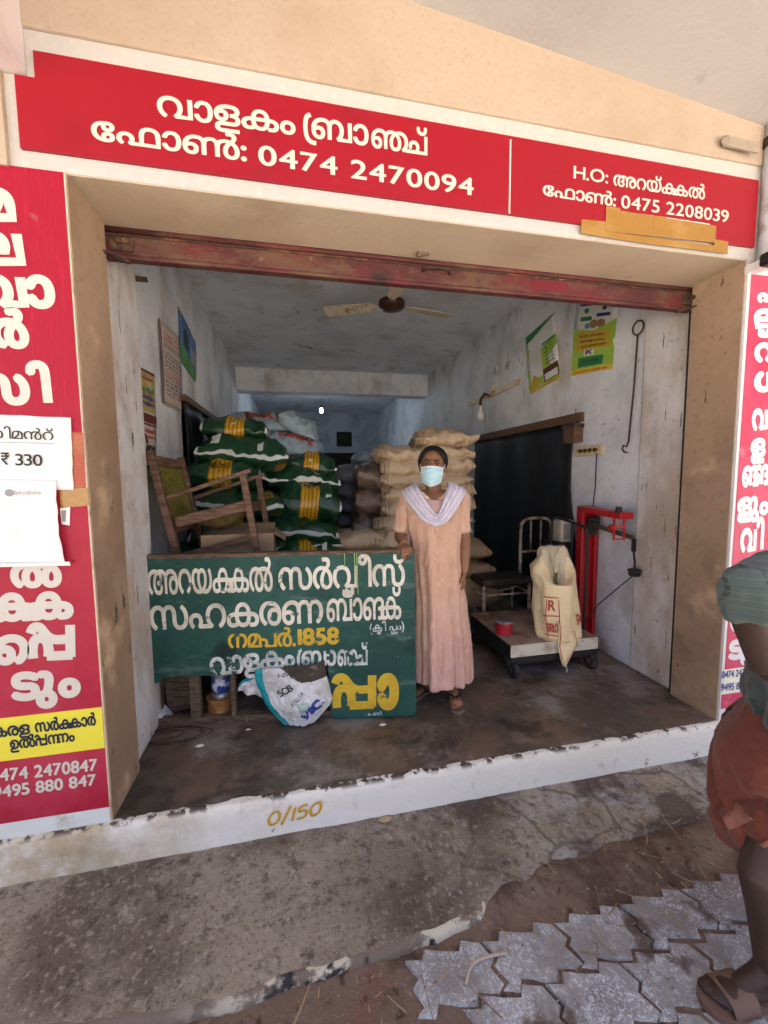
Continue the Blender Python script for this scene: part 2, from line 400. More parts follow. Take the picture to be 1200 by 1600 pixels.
m_porch = mat('porch_soffit', (.50, .495, .49), [((.43, .425, .42), 1.2, .45, .7), ((.50, .49, .48), 50, .5, .66, {'f': .6}), ((.33, .31, .29), 5, .66, .72, {'f': .4})], rough=.95, bump=.2, bscale=60)
m_pink = mat('pale_pink', (.66, .59, .58), [((.56, .50, .49), 4, .5, .7)], rough=.85, bump=.2)
m_floor = mat('oxide_floor', (.088, .069, .053), [((.16, .105, .075), 2.2, .44, .58), ((.26, .235, .215), 2.2, .48, .62, {'d': 10, 'r': .75, 'f': .85}), ((.42, .40, .38), 6, .57, .70, {'d': 11, 'r': .8, 'f': .6}), ((.026, .021, .018), 4, .54, .66, {'d': 8, 'f': .8}), ((.11, .074, .054), 1.6, .50, .62, {'g': [('Y', .12, .02)], 'd': 8}), ((.20, .18, .165), .8, .006, .0, {'vor': 1, 'f': .3})], rough=.36, bump=.5, bscale=22, spec=.55)
m_step = mat('step_whitewash', (.79, .755, .67), [((.50, .40, .25), 5, .35, .62, {'g': [('X', .75, -.15)]}), ((.30, .22, .10), 4, .45, .6, {'g': [('X', .3, -.5)]}), ((.52, .48, .43), 7, .55, .75, {'d': 9}), ((.05, .043, .036), 7, .6, .645, {'d': 9, 'r': .7, 'g': [('Z', -.085, -.16)]}), ((.10, .075, .06), 16, .5, .56, {'d': 8, 'g': [('Z', -.012, .002)]})], rough=.9, bump=.6, bscale=50)
m_apron = mat('apron_concrete', (.36, .30, .225), [((.175, .135, .098), 1.7, .44, .60, {'d': 9}), ((.40, .35, .275), 2.4, .50, .68, {'d': 11, 'r': .78}), ((.44, .43, .43), 4, .47, .66, {'d': 11, 'r': .8, 'g': [('X', .9, 2.2)]}), ((.07, .055, .045), 20, .50, .64, {'d': 10, 'r': .75, 'f': .75}), ((.46, .42, .36), 45, .54, .66, {'d': 8, 'f': .6}), ((.09, .07, .055), 70, .56, .66, {'d': 6, 'f': .6}), ((.05, .038, .03), 6, .58, .70, {'d': 10, 'r': .75, 'f': .7}), ((.13, .09, .06), 3, .5, .65, {'g': [('Y', -.14, -.04)], 'd': 8}), ((.075, .048, .036), 2.6, .03, .008, {'vor': 1, 'g': [('X', 1.0, 1.6)], 'f': .55}), ((.085, .056, .042), 2.3, .52, .6, {'g': [('X', .6, 1.6)], 'd': 8, 'f': .8}), ((.42, .40, .38), 80, .66, .72, {'f': .5})], rough=.85, bump=1.6, bscale=42)
m_edge = mat('apron_edge_paint', (.20, .155, .12), [((.60, .54, .42), 7, .50, .57, {'d': 9, 'g': [('X', .35, .6)]}), ((.03, .03, .032), 6, .54, .60, {'g': [('X', .4, .7)]})], rough=.9, bump=.9, bscale=30)
m_dirt = mat('damp_dirt', (.20, .135, .098), [((.115, .072, .052), 4, .44, .6, {'d': 9}), ((.26, .19, .145), 8, .5, .68, {'d': 11, 'r': .75}), ((.07, .045, .033), 18, .56, .68, {'d': 9}), ((.40, .32, .25), 70, .64, .72), ((.24, .075, .05), 2.4, .58, .70, {'f': .6})], rough=.95, bump=1.2, bscale=60)
m_paver = mat('worn_paver', (.34, .335, .33), [((.19, .17, .16), 3, .45, .65), ((.56, .58, .61), 75, .51, .57, {'d': 4, 'dist': 1.6, 'f': .85}), ((.24, .22, .205), 5, .46, .60, {'d': 9, 'r': .7, 'f': .85}), ((.11, .08, .062), 5, .56, .66, {'d': 9}), ((.4, .38, .36), 120, .6, .7, {'f': .5})], rough=.7, bump=.6, bscale=70)
m_paver_red = mat('red_paver', (.24, .055, .048), [((.15, .095, .072), 5, .44, .58, {'d': 9}), ((.36, .35, .36), 50, .58, .63, {'f': .7})], rough=.8, bump=.6, bscale=70)
m_street = mat('street', (.315, .287, .255), [((.25, .215, .18), .8, .45, .65)], rough=.95, bump=.4, bscale=6)
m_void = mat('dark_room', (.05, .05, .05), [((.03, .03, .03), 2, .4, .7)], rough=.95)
m_black_and_shade = mat('black_gap', (.02, .017, .015), [((.05, .04, .035), 9, .5, .7)], rough=.9)  # black of the wire, and shade of gaps and openings put in as colour

tag(MB().box((-300, -300, -.6), (300, 300, -.24)).build('ground', m_street), kind='structure')
# shop floor, step, apron, dirt and pavers
tag(MB().box((XL-.3, -.025, -.2), (XR+.3, 9.9, 0)).build('floor', m_floor), kind='structure')
mb = MB()
def stp(x, t):
    n1 = noise.noise(V((x*7, t*9, 2)))*.0035+noise.noise(V((x*31, t*23, 5)))*.002
    prof = [(-.004, .0035), (-.024, .003), (-.036, -.008), (-.04, -.06), (-.043, -.12), (-.05, -.175)]
    k = t*(len(prof)-1); i = min(int(k), len(prof)-2); f = k-i
    y = prof[i][0]*(1-f)+prof[i+1][0]*f; z = prof[i][1]*(1-f)+prof[i+1][1]*f
    if t < .01: y += .012*noise.noise(V((x*9, 1, 3)))+.008*noise.noise(V((x*40, 3, 1)))
    return V((x, y+n1, z+n1*.6))
mb.grid(400, 12, lambda u, v: stp(-2.5+8*u, v), uv=False)
tag(mb.build('step', m_step, smooth=True, fix=False), kind='structure')
# front edge of the concrete apron (broken away on the right)
edge = [(-3, -.50), (-.4, -.52), (.08, -.545), (.3, -.575), (.55, -.585), (.70, -.56), (.84, -.565), (1.1, -.545), (1.25, -.53), (1.37, -.515), (1.40, -.47), (1.52, -.42), (1.60, -.43), (1.70, -.385), (1.86, -.375), (2.0, -.36), (2.3, -.345), (2.8, -.35), (5.5, -.35)]
def eY(x):
    for (a, ya), (b, yb) in zip(edge, edge[1:]):
        if a <= x <= b: return ya+(yb-ya)*(x-a)/(b-a)+.012*noise.noise(V((x*13, 0, 0)))+.006*noise.noise(V((x*47, 0, 0)))
    return -.5
mb = MB()
def ap(u, v):
    x = -3+8.5*u; y0 = eY(x); y = -.03+(y0+.03)*min(v/.9, 1); lo = exp(-((x-1.9)/.5)**2)*.012*(v > .5)
    z = -.158-.02*min(v/.9, 1)+.0035*noise.noise(V((x*5, y*5, 0)))+.002*noise.noise(V((x*22, y*22, 0)))
    if v > .9: z -= .05*(v-.9)/.1; y -= .012*(v-.9)/.1
    return V((x, y, z))
mb.grid(420, 30, ap, uv=False, mi=lambda i, j: 1 if (j >= 26 and -3+8.5*i/420 < 1.38) else 0)
tag(mb.build('apron', [m_apron, m_edge], smooth=True, fix=False), kind='structure')
mb = MB()
mb.grid(260, 60, lambda u, v: V((-3+8.5*u, -.25-1.5*v, -.204+.008*(1 if (-.25-1.5*v) < -.60 and -3+8.5*u > 1.05 else 0)+(.016 if -.25-1.5*v > -.60 else .006)*noise.noise(V((u*60, v*12, 1)))+.006*noise.noise(V((u*240, v*45, 1)))+.022*exp(-((-.25-1.5*v+.44)/.09)**2)*(1 if -3+8.5*u > 1.3 else .25))), uv=False)
tag(mb.build('dirt', m_dirt, smooth=True, fix=False), kind='structure')
# zig-zag pavers
mb = MB()
PX, PY = .27, .155
ln = [(0, 0), (.20, -.012), (.27, .020), (.50, .0), (.70, -.012), (.77, .020), (1, 0)]
en = [(0, 0), (.028, .38), (.004, .52), (.03, .9), (0, 1)]
def zig(s_):
    for (a, ya), (b, yb) in zip(ln, ln[1:]):
        if a <= s_ <= b: return ya+(yb-ya)*(s_-a)/(b-a)
ang = radians(2.5)
for j in range(0, 7):
    for i in range(-16, 14):
        ox, oy = 1.60+i*PX+PX/2*(j % 2), -.575-j*PY
        cx = ox+PX/2
        if j == 0 and cx < 1.14: continue
        if j == 1 and cx < 1.1: continue
        if cx < .55-.1*j or cx > 5: continue
        P = []
        for s_, d in ln[:-1]: P.append((s_*PX, d))
        for d, t in en[:-1]: P.append((PX+d, -t*PY))
        for s_, d in reversed(ln[1:]): P.append((s_*PX, d-PY))
        for d, t in reversed(en[1:]): P.append((d, -t*PY))
        c = V((PX/2, -PY/2)); dz = random.uniform(-.004, .004); tx, ty = random.uniform(-.02, .02), random.uniform(-.03, .03)
        def mk(sc, z): return [V((ox+c.x+(p[0]-c.x)*(1-sc/PX*2), oy+c.y+(p[1]-c.y)*(1-sc/PY*2)+(p[0]+i*PX)*.02*0, z+dz+(p[0]-c.x)*tx+(p[1]-c.y)*ty)) for p in P]
        R0 = [mb.bm.verts.new(p) for p in mk(.005, -.26)]; R1 = [mb.bm.verts.new(p) for p in mk(.005, -.195)]; R2 = [mb.bm.verts.new(p) for p in mk(.011, -.187)]
        red = j >= 2 and cx < 1.12
        mi = 1 if red else 0
        mb.skin([R0, R1, R2], False, mi)
        for t in tessellate_polygon([[V((p[0], p[1], 0)) for p in P]]):
            f = mb.bm.faces.new([R2[k] for k in t]); f.material_index = mi
tag(mb.build('pavement', [m_paver, m_paver_red]), kind='structure')

# loose grit
mb = MB(); rg = random.Random(3)
for k in range(1500):
    x = rg.uniform(-.6, 3.2); r_ = rg.random()
    if r_ < .45: y = -.05-abs(rg.gauss(0, .025)); z = -.159
    elif r_ < .62: y = rg.uniform(-.5, -.1); z = -.163-.02*(-y-.05)
    else: y = rg.uniform(-1.0, eY(x)-.01); z = -.186
    s_ = rg.choice((.0012, .0016, .002, .003, .0045 if r_ > .62 else .002)); c = V((x, y, z+s_*.5))
    vs = [mb.bm.verts.new(c+V((rg.uniform(.6, 1.2)*a, rg.uniform(.6, 1.2)*b, rg.uniform(.5, .9)*d))*s_) for a, b, d in ((1, 0, 0), (-1, 0, 0), (0, 1, 0), (0, -1, 0), (0, 0, 1), (0, 0, -1))]
    mi = rg.choice((0, 0, 1))
    for q in ((0, 2, 4), (2, 1, 4), (1, 3, 4), (3, 0, 4), (2, 0, 5), (1, 2, 5), (3, 1, 5), (0, 3, 5)): mb.bm.faces.new([vs[i] for i in q]).material_index = mi
tag(mb.build('grit', [mat('brown_grit', (.16, .11, .08), rough=.95), mat('pale_grit', (.42, .37, .31), rough=.95)]), 'loose grit and crumbs scattered on the concrete and soil', 'grit', kind='stuff')

# ---- building
B = thing('shop_building', (1.5, 0, 0), 'single storey shop with peach painted front, open shutter bay and deep limewashed room', 'building')
def fbox(name, a, b, m, bev=.006, parent=B): return MB().box(a, b).build(name, m, parent, bevel=bev)
mb = MB()                                                      # front wall round the bay
mb.box((-4, 0, -.02), (OX0-.0, .28, 2.9)); mb.box((OX1, 0, -.02), (7, .28, 2.9)); mb.box((OX0, 0, ZH), (OX1, .28, 2.9))
mb.build('front_wall', m_white, B)
mb = MB(); mb.box((-4, -.012, 2.885), (7, .28, 4.2)); mb.build('upper_wall', m_peach, B, bevel=.008)
for a_, b_ in ((OX0-.02, OX0+.004), (OX1-.004, OX1+.02)): MB().box((a_, .003, 0), (b_, .285, ZH-.003)).build('reveal', m_tan, B)
MB().box((OX0-.02, .003, ZH-.004), (OX1+.02, .30, ZH+.02)).build('lintel_soffit', m_lint, B)
# shop room
mb = MB()
def wallx(x, s_, door):                                        # side wall with a doorway (y0,y1,z)
    y0, y1, zt = door; x2 = x+.2*s_
    mb.box((x, .3, 0), (x2, y0, ZC+.1)); mb.box((x, y1, 0), (x2, 10, ZC+.1)); mb.box((x, y0, zt), (x2, y1, ZC+.1))
pR1 = onx(893, 655, XR); pR0 = onx(742, 690, XR)
DR = (1.36, 3.25, 1.80); DL = (1.9, 3.2, 1.98)
wallx(XR, 1, DR); mb.build('side_wall', m_wall, B)
mb = MB(); wallx(XL, -1, DL); mb.build('side_wall', m_wall, B)
MB().box((XL-.2, 9.8, 0), (XR+.2, 10, ZC+.1)).build('back_wall', m_back, B)
MB().box((XL-.2, .28, ZC), (XR+.2, 10, ZC+.15)).build('ceiling', m_ceil, B)
MB().box((XL, 5.27, 2.752), (XR, 5.55, ZC)).build('cross_beam', m_wall, B, bevel=.006)
MB().box((XL-.1, .31, 0), (-.018, .70, ZC)).build('pillar', m_pillar, B, bevel=.015)
MB().box((3.04, .31, 0), (XR+.1, .645, ZC)).build('pillar', m_pillar, B, bevel=.015)
mb = MB()                                                      # side stores behind the doorways
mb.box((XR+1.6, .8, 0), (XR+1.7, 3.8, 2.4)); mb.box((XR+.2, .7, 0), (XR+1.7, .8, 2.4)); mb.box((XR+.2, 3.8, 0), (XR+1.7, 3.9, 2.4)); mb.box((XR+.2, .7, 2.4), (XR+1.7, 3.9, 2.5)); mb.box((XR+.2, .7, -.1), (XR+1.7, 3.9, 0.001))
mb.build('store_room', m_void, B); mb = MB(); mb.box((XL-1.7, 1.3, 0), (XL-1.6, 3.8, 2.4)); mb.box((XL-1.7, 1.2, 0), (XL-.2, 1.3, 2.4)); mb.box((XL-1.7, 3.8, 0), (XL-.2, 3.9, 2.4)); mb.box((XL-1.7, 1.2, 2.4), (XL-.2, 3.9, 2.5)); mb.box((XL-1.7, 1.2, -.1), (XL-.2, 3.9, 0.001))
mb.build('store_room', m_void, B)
m_wood = mat('old_wood', (.155, .085, .045), [((.08, .045, .025), 12, .4, .65, {'st': (1, 8, 8)}), ((.26, .17, .10), 20, .6, .75)], rough=.7, bump=.4, bscale=50)
MB().box((XR-.03, DR[0]-.14, DR[2]), (XR+.04, DR[1]+.1, DR[2]+.075)).build('door_lintel', m_wood, B, bevel=.004)
# flat panels on the back wall; doorway and recess shade put in as black
MB().box((.6, 9.785, 0.0), (2.95, 9.8, 2.02)).build('doorway_shade_panel', m_black_and_shade, B)
MB().box((1.9, 9.77, 2.20), (2.32, 9.8, 2.60)).build('recess_shade_panel', m_black_and_shade, B)
# porch roof slab and beam running out over the pavement
mb = MB()
a0, a1 = V((-2.6, 0, 3.246+(3.8*.098))), V((6, 0, 3.065-(2.947*.098)))
mb.prism([(a0.x, a0.z), (a1.x, a1.z), (a1.x, a1.z+.14), (a0.x, a0.z+.14)], lambda u, v: V((u, -.01, v)), lambda u, v: V((u, -1.75, v)))
mb.build('porch_roof', m_porch, B)
bx = -.095
MB().box((bx-.3, -1.75, 2.735), (bx, -.0, 3.6)).build('porch_beam', m_pink, B, bevel=.006)
MB().box((-4, -.02, ZH-.01), (bx-.07, 0.001, 2.885)).build('pier_face', m_peach, B)
MB().box((3.066, -.07, 2.40), (3.6, 0.0, 3.3)).build('pier_face', m_white, B, bevel=.012)
# dark strips with the shade of the gap beside the shutter guides as colour
for a_, b_ in ((-.04, -.012), (3.022, 3.05)): MB().box((a_, .286, 0), (b_, .308, 2.46)).build('gap_shade_strip', m_black_and_shade, B)

# ---- rolling shutter
m_mar = mat('maroon_enamel', (.080, .022, .022), [((.13, .022, .026), 4, .45, .6), ((.125, .068, .042), 6, .48, .64, {'d': 10, 'r': .75, 'st': (.5, 1, 1)}), ((.26, .18, .12), 13, .6, .7, {'d': 10, 'r': .8}), ((.025, .018, .015), 3, .6, .7)], rough=.6, bump=.5, bscale=60)
m_rust = mat('rust_steel', (.055, .032, .022), [((.15, .075, .035), 14, .5, .65), ((.22, .17, .12), 20, .62, .7)], rough=.75, bump=.5, bscale=60)
SH = thing('rolling_shutter', (1.5, .31, 2.30), 'rusty maroon rolling shutter rolled up at the top of the bay', 'shutter')
mb = MB(); mb.box((-.005, .292, 2.325), (3.02, .315, 2.40)); mb.box((-.005, .286, 2.305), (3.02, .33, 2.322)); mb.build('bottom_rail', m_mar, SH, bevel=.004)
mb = MB()
mb.box((-.005, .297, 2.403), (3.02, .318, 2.412)); mb.build('rail_lip', m_rust, SH, bevel=.002)
mb = MB()
for k, (z, yy) in enumerate(((2.428, .306), (2.448, .314), (2.468, .33), (2.488, .352), (2.505, .38))): mb.cyl((-.01, yy, z), (3.03, yy, z), .0125, n=10)
mb.cyl((-.01, .47, 2.60), (3.03, .47, 2.60), .13, n=24)
mb.build('slat_roll', m_mar, SH, smooth=True)
for x0 in (.0, 2.93):                                          # lock plates at each end
    mb = MB(); mb.box((x0+.02, .282, 2.335), (x0+.11, .294, 2.39)); mb.cyl((x0+.05, .274, 2.372), (x0+.10, .274, 2.372), .012, n=10); mb.build('lock_plate', m_rust, SH, bevel=.003)
    mb = MB(); q = -1 if x0 < 1 else 1; xe = .0 if x0 < 1 else 3.0
    mb.beam((xe-.05*q*1.6, .285, 2.300), (xe+.035*q, .262, 2.325), .03, .008); mb.beam((xe-.09*q, .29, 2.292), (xe-.02*q, .28, 2.312), .02, .012); mb.build('latch_bar', m_rust, SH, bevel=.002)
mb = MB(); mb.tube([(1.40, .29, 2.375), (1.41, .268, 2.385), (1.47, .264, 2.388), (1.53, .268, 2.385), (1.54, .29, 2.375)], .007, 8); mb.build('pull_handle', m_rust, SH, smooth=True)
m_redpatch = mat('red_patch', (.15, .016, .024), [((.2, .05, .05), 10, .55, .7)], rough=.5)
MB().box((2.0, .2895, 2.338), (2.21, .2915, 2.392)).build('paint_patch', m_redpatch, SH)
MB().cyl((1.36, .25, 2.438), (1.42, .25, 2.441), .02, .008, n=7).build('nest', m_dirt, SH)

# ================================================================== SIGNS
m_red = mat('red_vinyl', (.30, .0006, .0115), [((.27, .003, .013), 1.2, .5, .72, {'st': (1, 1, .25), 'd': 8, 'f': .6}), ((.34, .03, .04), 18, .66, .72, {'f': .4}), ((.255, .0012, .0125), 2, .5, .7), ((.28, .006, .018), 30, .62, .8, {'f': .5})], rough=.38, spec=.45, bump=.12, bscale=5)
m_redf = mat('faded_red_vinyl', (.33, .003, .022), [((.47, .045, .085), 3, .3, .75, {'g': [('Z', 1.7, .2)]}), ((.48, .012, .04), 40, .5, .7, {'st': (4, 1, .3), 'f': .5}), ((.30, .07, .07), 11, .66, .72, {'f': .7})], rough=.5, spec=.3)
m_pinkf = mat('sunfaded_red_vinyl', (.54, .025, .075), [((.60, .09, .16), 3, .35, .75), ((.68, .2, .25), 9, .6, .8)], rough=.5)
m_cream = mat('cream_lettering', (.60, .565, .49), [((.55, .50, .41), 16, .6, .75), ((.18, .15, .1), 40, .72, .76)], rough=.6)
m_lwhite = mat('white_lettering', (.74, .73, .71), [((.70, .66, .6), 12, .6, .8)], rough=.55)
m_yel = mat('yellow_vinyl', (.78, .70, .055), [((.62, .54, .08), 6, .55, .75)], rough=.5)
m_navy = mat('navy_lettering', (.018, .022, .05), rough=.6)
m_blue = mat('blue_lettering', (.035, .06, .30), rough=.6)
m_strip = mat('white_vinyl', (.66, .70, .66), [((.42, .40, .30), 7, .55, .72, {'d': 9}), ((.8, .82, .8), 3, .5, .7)], rough=.6)
m_edgew = mat('board_edge', (.62, .50, .36), [((.35, .25, .17), 9, .5, .7)], rough=.8)
m_tape = mat('parcel_tape', (.33, .17, .032), [((.38, .22, .06), 5, .5, .7)], rough=.22, spec=.6, bump=.25, bscale=14)
m_tape2 = mat('thin_tape', (.36, .06, .025), [((.42, .14, .05), 9, .45, .7)], rough=.3, spec=.5)
m_paper = mat('paper', (.80, .79, .74), [((.66, .65, .58), 7, .55, .72, {'d': 9}), ((.55, .52, .45), 20, .64, .72)], rough=.85, bump=.2, bscale=20)
m_ink = mat('dark_ink', (.035, .037, .04), rough=.7)
m_grey = mat('grey_ink', (.28, .29, .29), rough=.7)
SG = Plane((0, -.014, 0), (1, 0, 0), (0, 0, 1))
def panel(name, x0, x1, z0, z1, m, parent, y=-.014, th=.014, bev=0): return MB().box((x0, y, z0), (x1, y+th-.001, z1)).build(name, m, parent, bevel=bev)

H = thing('shop_sign', (1.5, 0, 2.5), 'long red header sign with white branch name and telephone numbers above the shutter', 'sign')
mb = MB(); mb.prism([(-.126, 2.498), (3.04, 2.498), (3.04, 2.812), (-.066, 2.812), (-.066, 2.727), (-.126, 2.727)], lambda u, v: V((u, -.014, v)), lambda u, v: V((u, -.001, v)))
mb.build('panel', m_red, H)
MB().box((1.692, -.0155, 2.499), (1.699, -.0143, 2.797)).build('divider_line', m_cream, H)
write('lettering', 'വാളകം', SG, (248, 181), (461, 211), 31, m_cream, H, .022, .07)
write('lettering', '{r}ബ്രാ'.replace('്ര', ''), SG, (476, 213), (575, 228), 31, m_cream, H, .022, .07)
write('lettering', '{nch}്', SG, (581, 230), (667, 243), 29, m_cream, H, .022, .07)
write('lettering', 'േഫാൺ:', SG, (145, 218), (385, 252), 29, m_cream, H, .022, .07)
write('lettering', '0474 2470094', SG, (405, 257), (739, 306), 30, m_cream, H, .018, .09, xh=.70)
write('lettering', 'H.O:', SG, (896, 279), (949, 287), 20, m_cream, H, .015, .08, xh=.70)
write('lettering', 'അറയ്{kk}ൽ', SG, (958, 290), (1100, 312), 17, m_cream, H, .02, .06)
write('lettering', 'േഫാൺ:', SG, (848, 305), (961, 323), 16, m_cream, H, .02, .06)
write('lettering', '0475 2208039', SG, (970, 325), (1137, 348), 20, m_cream, H, .014, .08, xh=.70)
T = thing('packing_tape', (2.5, -.014, 2.52), 'brown packing tape stuck over the bottom edge of the header sign', 'tape')
SG2 = Plane((0, -.0165, 0), (1, 0, 0), (0, 0, 1))
def patch(name, px, m, parent, y=-.016, th=.0015, pl=SG):
    P = [pl.hit(*p) for p in px]
    return MB().prism(P, lambda u, v: V((u, y+th, v)), lambda u, v: V((u, y, v))).build(name, m, parent)
patch('paper_edge', [(955, 328), (1108, 350), (1108, 354), (955, 333)], m_paper, T, -.0162)
patch('tape_strip', [(908, 343), (947, 347), (947, 362), (1115, 384), (1115, 374), (1137, 378), (1136, 397), (1000, 380), (907, 365)], m_tape, T, -.0172)
patch('tape_strip', [(946, 323), (968, 326), (968, 330), (1108, 352), (1118, 354), (1116, 380), (945, 362)], m_tape, T, -.0183)
patch('tape_strip', [(1020, 338), (1040, 340), (1040, 362), (1020, 360)], m_tape, T, -.0195)

LS = thing('shop_sign', (-.35, 0, 0), 'tall red upright sign with cream letters and a yellow band left of the bay', 'sign')
MB().box((-.78, -.012, .066), (-.002, -.0005, 2.437)).build('panel', m_redf, LS)
MB().box((-.002, -.0125, .0), (.003, -.0003, 2.438)).build('edge_strip', m_edgew, LS)
MB().box((-.78, -.0125, .0), (-.003, -.0005, .066)).build('base_strip', m_strip, LS)
MB().box((-.779, -.0145, .317), (-.003, -.0122, .485)).build('yellow_band', m_yel, LS)
SL = Plane((0, -.0125, 0), (1, 0, 0), (0, 0, 1)); SLy = Plane((0, -.0148, 0), (1, 0, 0), (0, 0, 1))
def row(t, r, base, h, half, bold=.075, gap=.06, sl=0, m=m_cream, pl=SL):
    bold = min(bold, .055); wd = layout(t, bold, gap)[1]*h/.56*1.08
    write('lettering', t, pl, (r-wd, base+sl*wd/(2*half)), (r, base), h, m, LS, bold, gap, lift=.001)
row('മ', 24, 343, 46, 37, .08); row('ല', 38, 412, 46, 36, .08); row('ബാ', 85, 478, 45, 66, .065); row('ർ', 44, 541, 40, 40, .08); row('സി', 79, 629, 42, 64, .07)
row('ൽ', 94, 914, 34, 56, .065, sl=3); row('{kk}', 112, 963, 38, 88, .055, sl=8); row('{pp}െ'[:4], 117, 1026, 42, 34, .06, sl=3)
row('െ', 42, 1034, 40, 30, .07, sl=2); row('ടും', 123, 1085, 38, 72, .055, sl=10)
write('lettering', 'കേരള'.replace('കേ', 'േക'), SLy, (-28, 1154), (47, 1146), 15, m_navy, LS, .03, lift=.001)
write('lettering', 'സർ{kk}ാർ', SLy, (56, 1144), (150, 1132), 14, m_navy, LS, .035, lift=.001)
write('lettering', 'ഉൽ{pp}{nn}ം', SLy, (17, 1171), (117, 1157), 14, m_navy, LS, .03, lift=.001)
write('lettering', '0474 2470847', SL, (-14, 1222), (152, 1203), 19, m_cream, LS, .03, .07, lift=.001, xh=.7)
write('lettering', '9495 880 847', SL, (-10, 1247), (150, 1226), 18, m_cream, LS, .03, .07, lift=.001, xh=.7)

RS = thing('shop_sign', (3.3, 0, .1), 'tall faded red upright sign in a white border at the right of the bay', 'sign')
MB().box((3.018, -.010, 0), (3.72, -.0005, 2.42)).build('white_border', m_lwhite, RS)
MB().box((3.036, -.0125, .298), (3.66, -.0102, 2.37)).build('panel', m_pinkf, RS)
MB().box((3.030, -.0125, .155), (3.66, -.0102, .298)).build('number_band', mat('cream_vinyl', (.80, .78, .60), rough=.6), RS)
MB().box((3.026, -.0125, .072), (3.66, -.0102, .1545)).build('panel', m_pinkf, RS)
SR = Plane((0, -.0128, 0), (1, 0, 0), (0, 0, 1))
def rrow(t, l, base, h, w, bold=.06): write('lettering', t, SR, (l, base), (l+w, base-w*.10), h, m_lwhite, RS, bold, lift=.001)
for a in (('എ', 1185, 472, 20, 40), ('ല{ll}ാ', 1181, 512, 26, 60), ('വി', 1181, 565, 26, 50), ('ധ', 1181, 611, 28, 42), ('വ', 1176, 671, 29, 22), ('ള', 1174, 714, 26, 20), ('{ngng}', 1160, 759, 28, 40), ('ളും', 1153, 806, 26, 46), ('വി', 1157, 861, 32, 34), ('ൽ', 1142, 985, 26, 40), ('ടും', 1139, 1029, 26, 52)): rrow(*a)
write('lettering', '0474 2470847', SR, (1128, 1060), (1180, 1053), 11, m_blue, RS, .02, .05, xh=.7, lift=.001)
write('lettering', '9495 880 847', SR, (1126, 1080), (1184, 1073), 11, m_blue, RS, .02, .05, xh=.7, lift=.001)
# paper notices taped to the left sign
PN = thing('paper_notice', (-.2, -.02, 1.5), 'white printed paper with the cement price taped on the tall red sign', 'notice')
def sheet(name, px, m, parent, y, curl=.004, seed=0):
    P = [SL.hit(*p) for p in px]; mb = MB()
    def f(u, v):
        a = V(P[0])*(1-u)+V(P[1])*u; b = V(P[3])*(1-u)+V(P[2])*u; q = a*(1-v)+b*v
        q += V((noise.noise(V((v*6, seed, 1))), noise.noise(V((u*6, seed, 2)))))*.003
        return V((q.x, y-curl*(.5+.5*noise.noise(V((u*2.5, v*3.5, seed)))), q.y))
    mb.grid(14, 18, f); return mb.build(name, m, parent, smooth=True, solid=.0006)
sheet('sheet', [(-75, 645), (112, 653), (116, 766), (-72, 762)], m_paper, PN, -.017, .002, 3)
SP = Plane((0, -.021, 0), (1, 0, 0), (0, 0, 1))
write('lettering', 'സിമൻറ്', SP, (-28, 684), (84, 688), 13, m_ink, PN, .005, .05)
write('lettering', '₹', SP, (3, 726), (16, 726), 18, m_ink, PN, .012, .06, xh=.7)
write('lettering', '330', SP, (25, 727), (67, 728), 18, m_ink, PN, .012, .06, xh=.7)
patch('underline', [(-28, 690), (85, 692.5), (85, 693.5), (-28, 691)], m_grey, PN, -.0225, .001, SP)
PQ = thing('paper_notice', (-.2, -.03, 1.2), 'blank looking white payment sheet with curled right edge below the price paper', 'notice')
mb = MB()
PP = [SL.hit(*p) for p in [(-75, 748), (91, 750), (106, 881), (-72, 886)]]
def fq(u, v):
    a = V(PP[0])*(1-u)+V(PP[1])*u; b = V(PP[3])*(1-u)+V(PP[2])*u; q = a*(1-v)+b*v
    return V((q.x-.006*max(0, u-.8)*5*sin(v*pi)*(.6+noise.noise(V((v*7, 2, 0)))), -.024-.003*noise.noise(V((u*3, v*4, 5)))-.022*max(0, u-.75)**1.3*4*(sin(v*pi*.9)), q.y))
mb.grid(24, 24, fq); mb.build('sheet', m_paper, PQ, smooth=True, solid=.0006)
SQ = Plane((0, -.0285, 0), (1, 0, 0), (0, 0, 1))
write('lettering', 'Sathyabhama', SQ, (22, 773), (65, 772), 6.5, m_grey, PQ, .0, .06, xh=.7)
mb = MB(); c = SQ.hit(14.5, 770); mb.cyl((c[0], -.0300, c[1]), (c[0], -.0285, c[1]), .013, n=20); mb.build('round_emblem', m_grey, PQ)
patch('bottom_fold', [(-72, 881), (113, 876), (114, 882), (-72, 886)], m_lwhite, PQ, -.033, .003)
TP = thing('packing_tape', (-.05, -.016, 1.45), 'reddish brown packing tape holding the price paper on the red sign', 'tape')
patch('tape_strip', [(112, 675), (130, 676), (134, 762), (115, 762)], m_tape2, TP, -.0142)
patch('tape_strip', [(93, 764), (137, 762), (139, 790), (95, 793)], m_tape, TP, -.0150)
PS = thing('paper_scrap', (-.08, -.016, 1.3), 'small torn white paper scrap stuck beside the payment sheet', 'paper')
patch('scrap', [(94, 794), (110, 792), (109, 821), (97, 819)], m_paper, PS, -.0160); patch('print', [(96, 798), (104, 797), (103, 815), (98, 815)], m_grey, PS, -.0172)

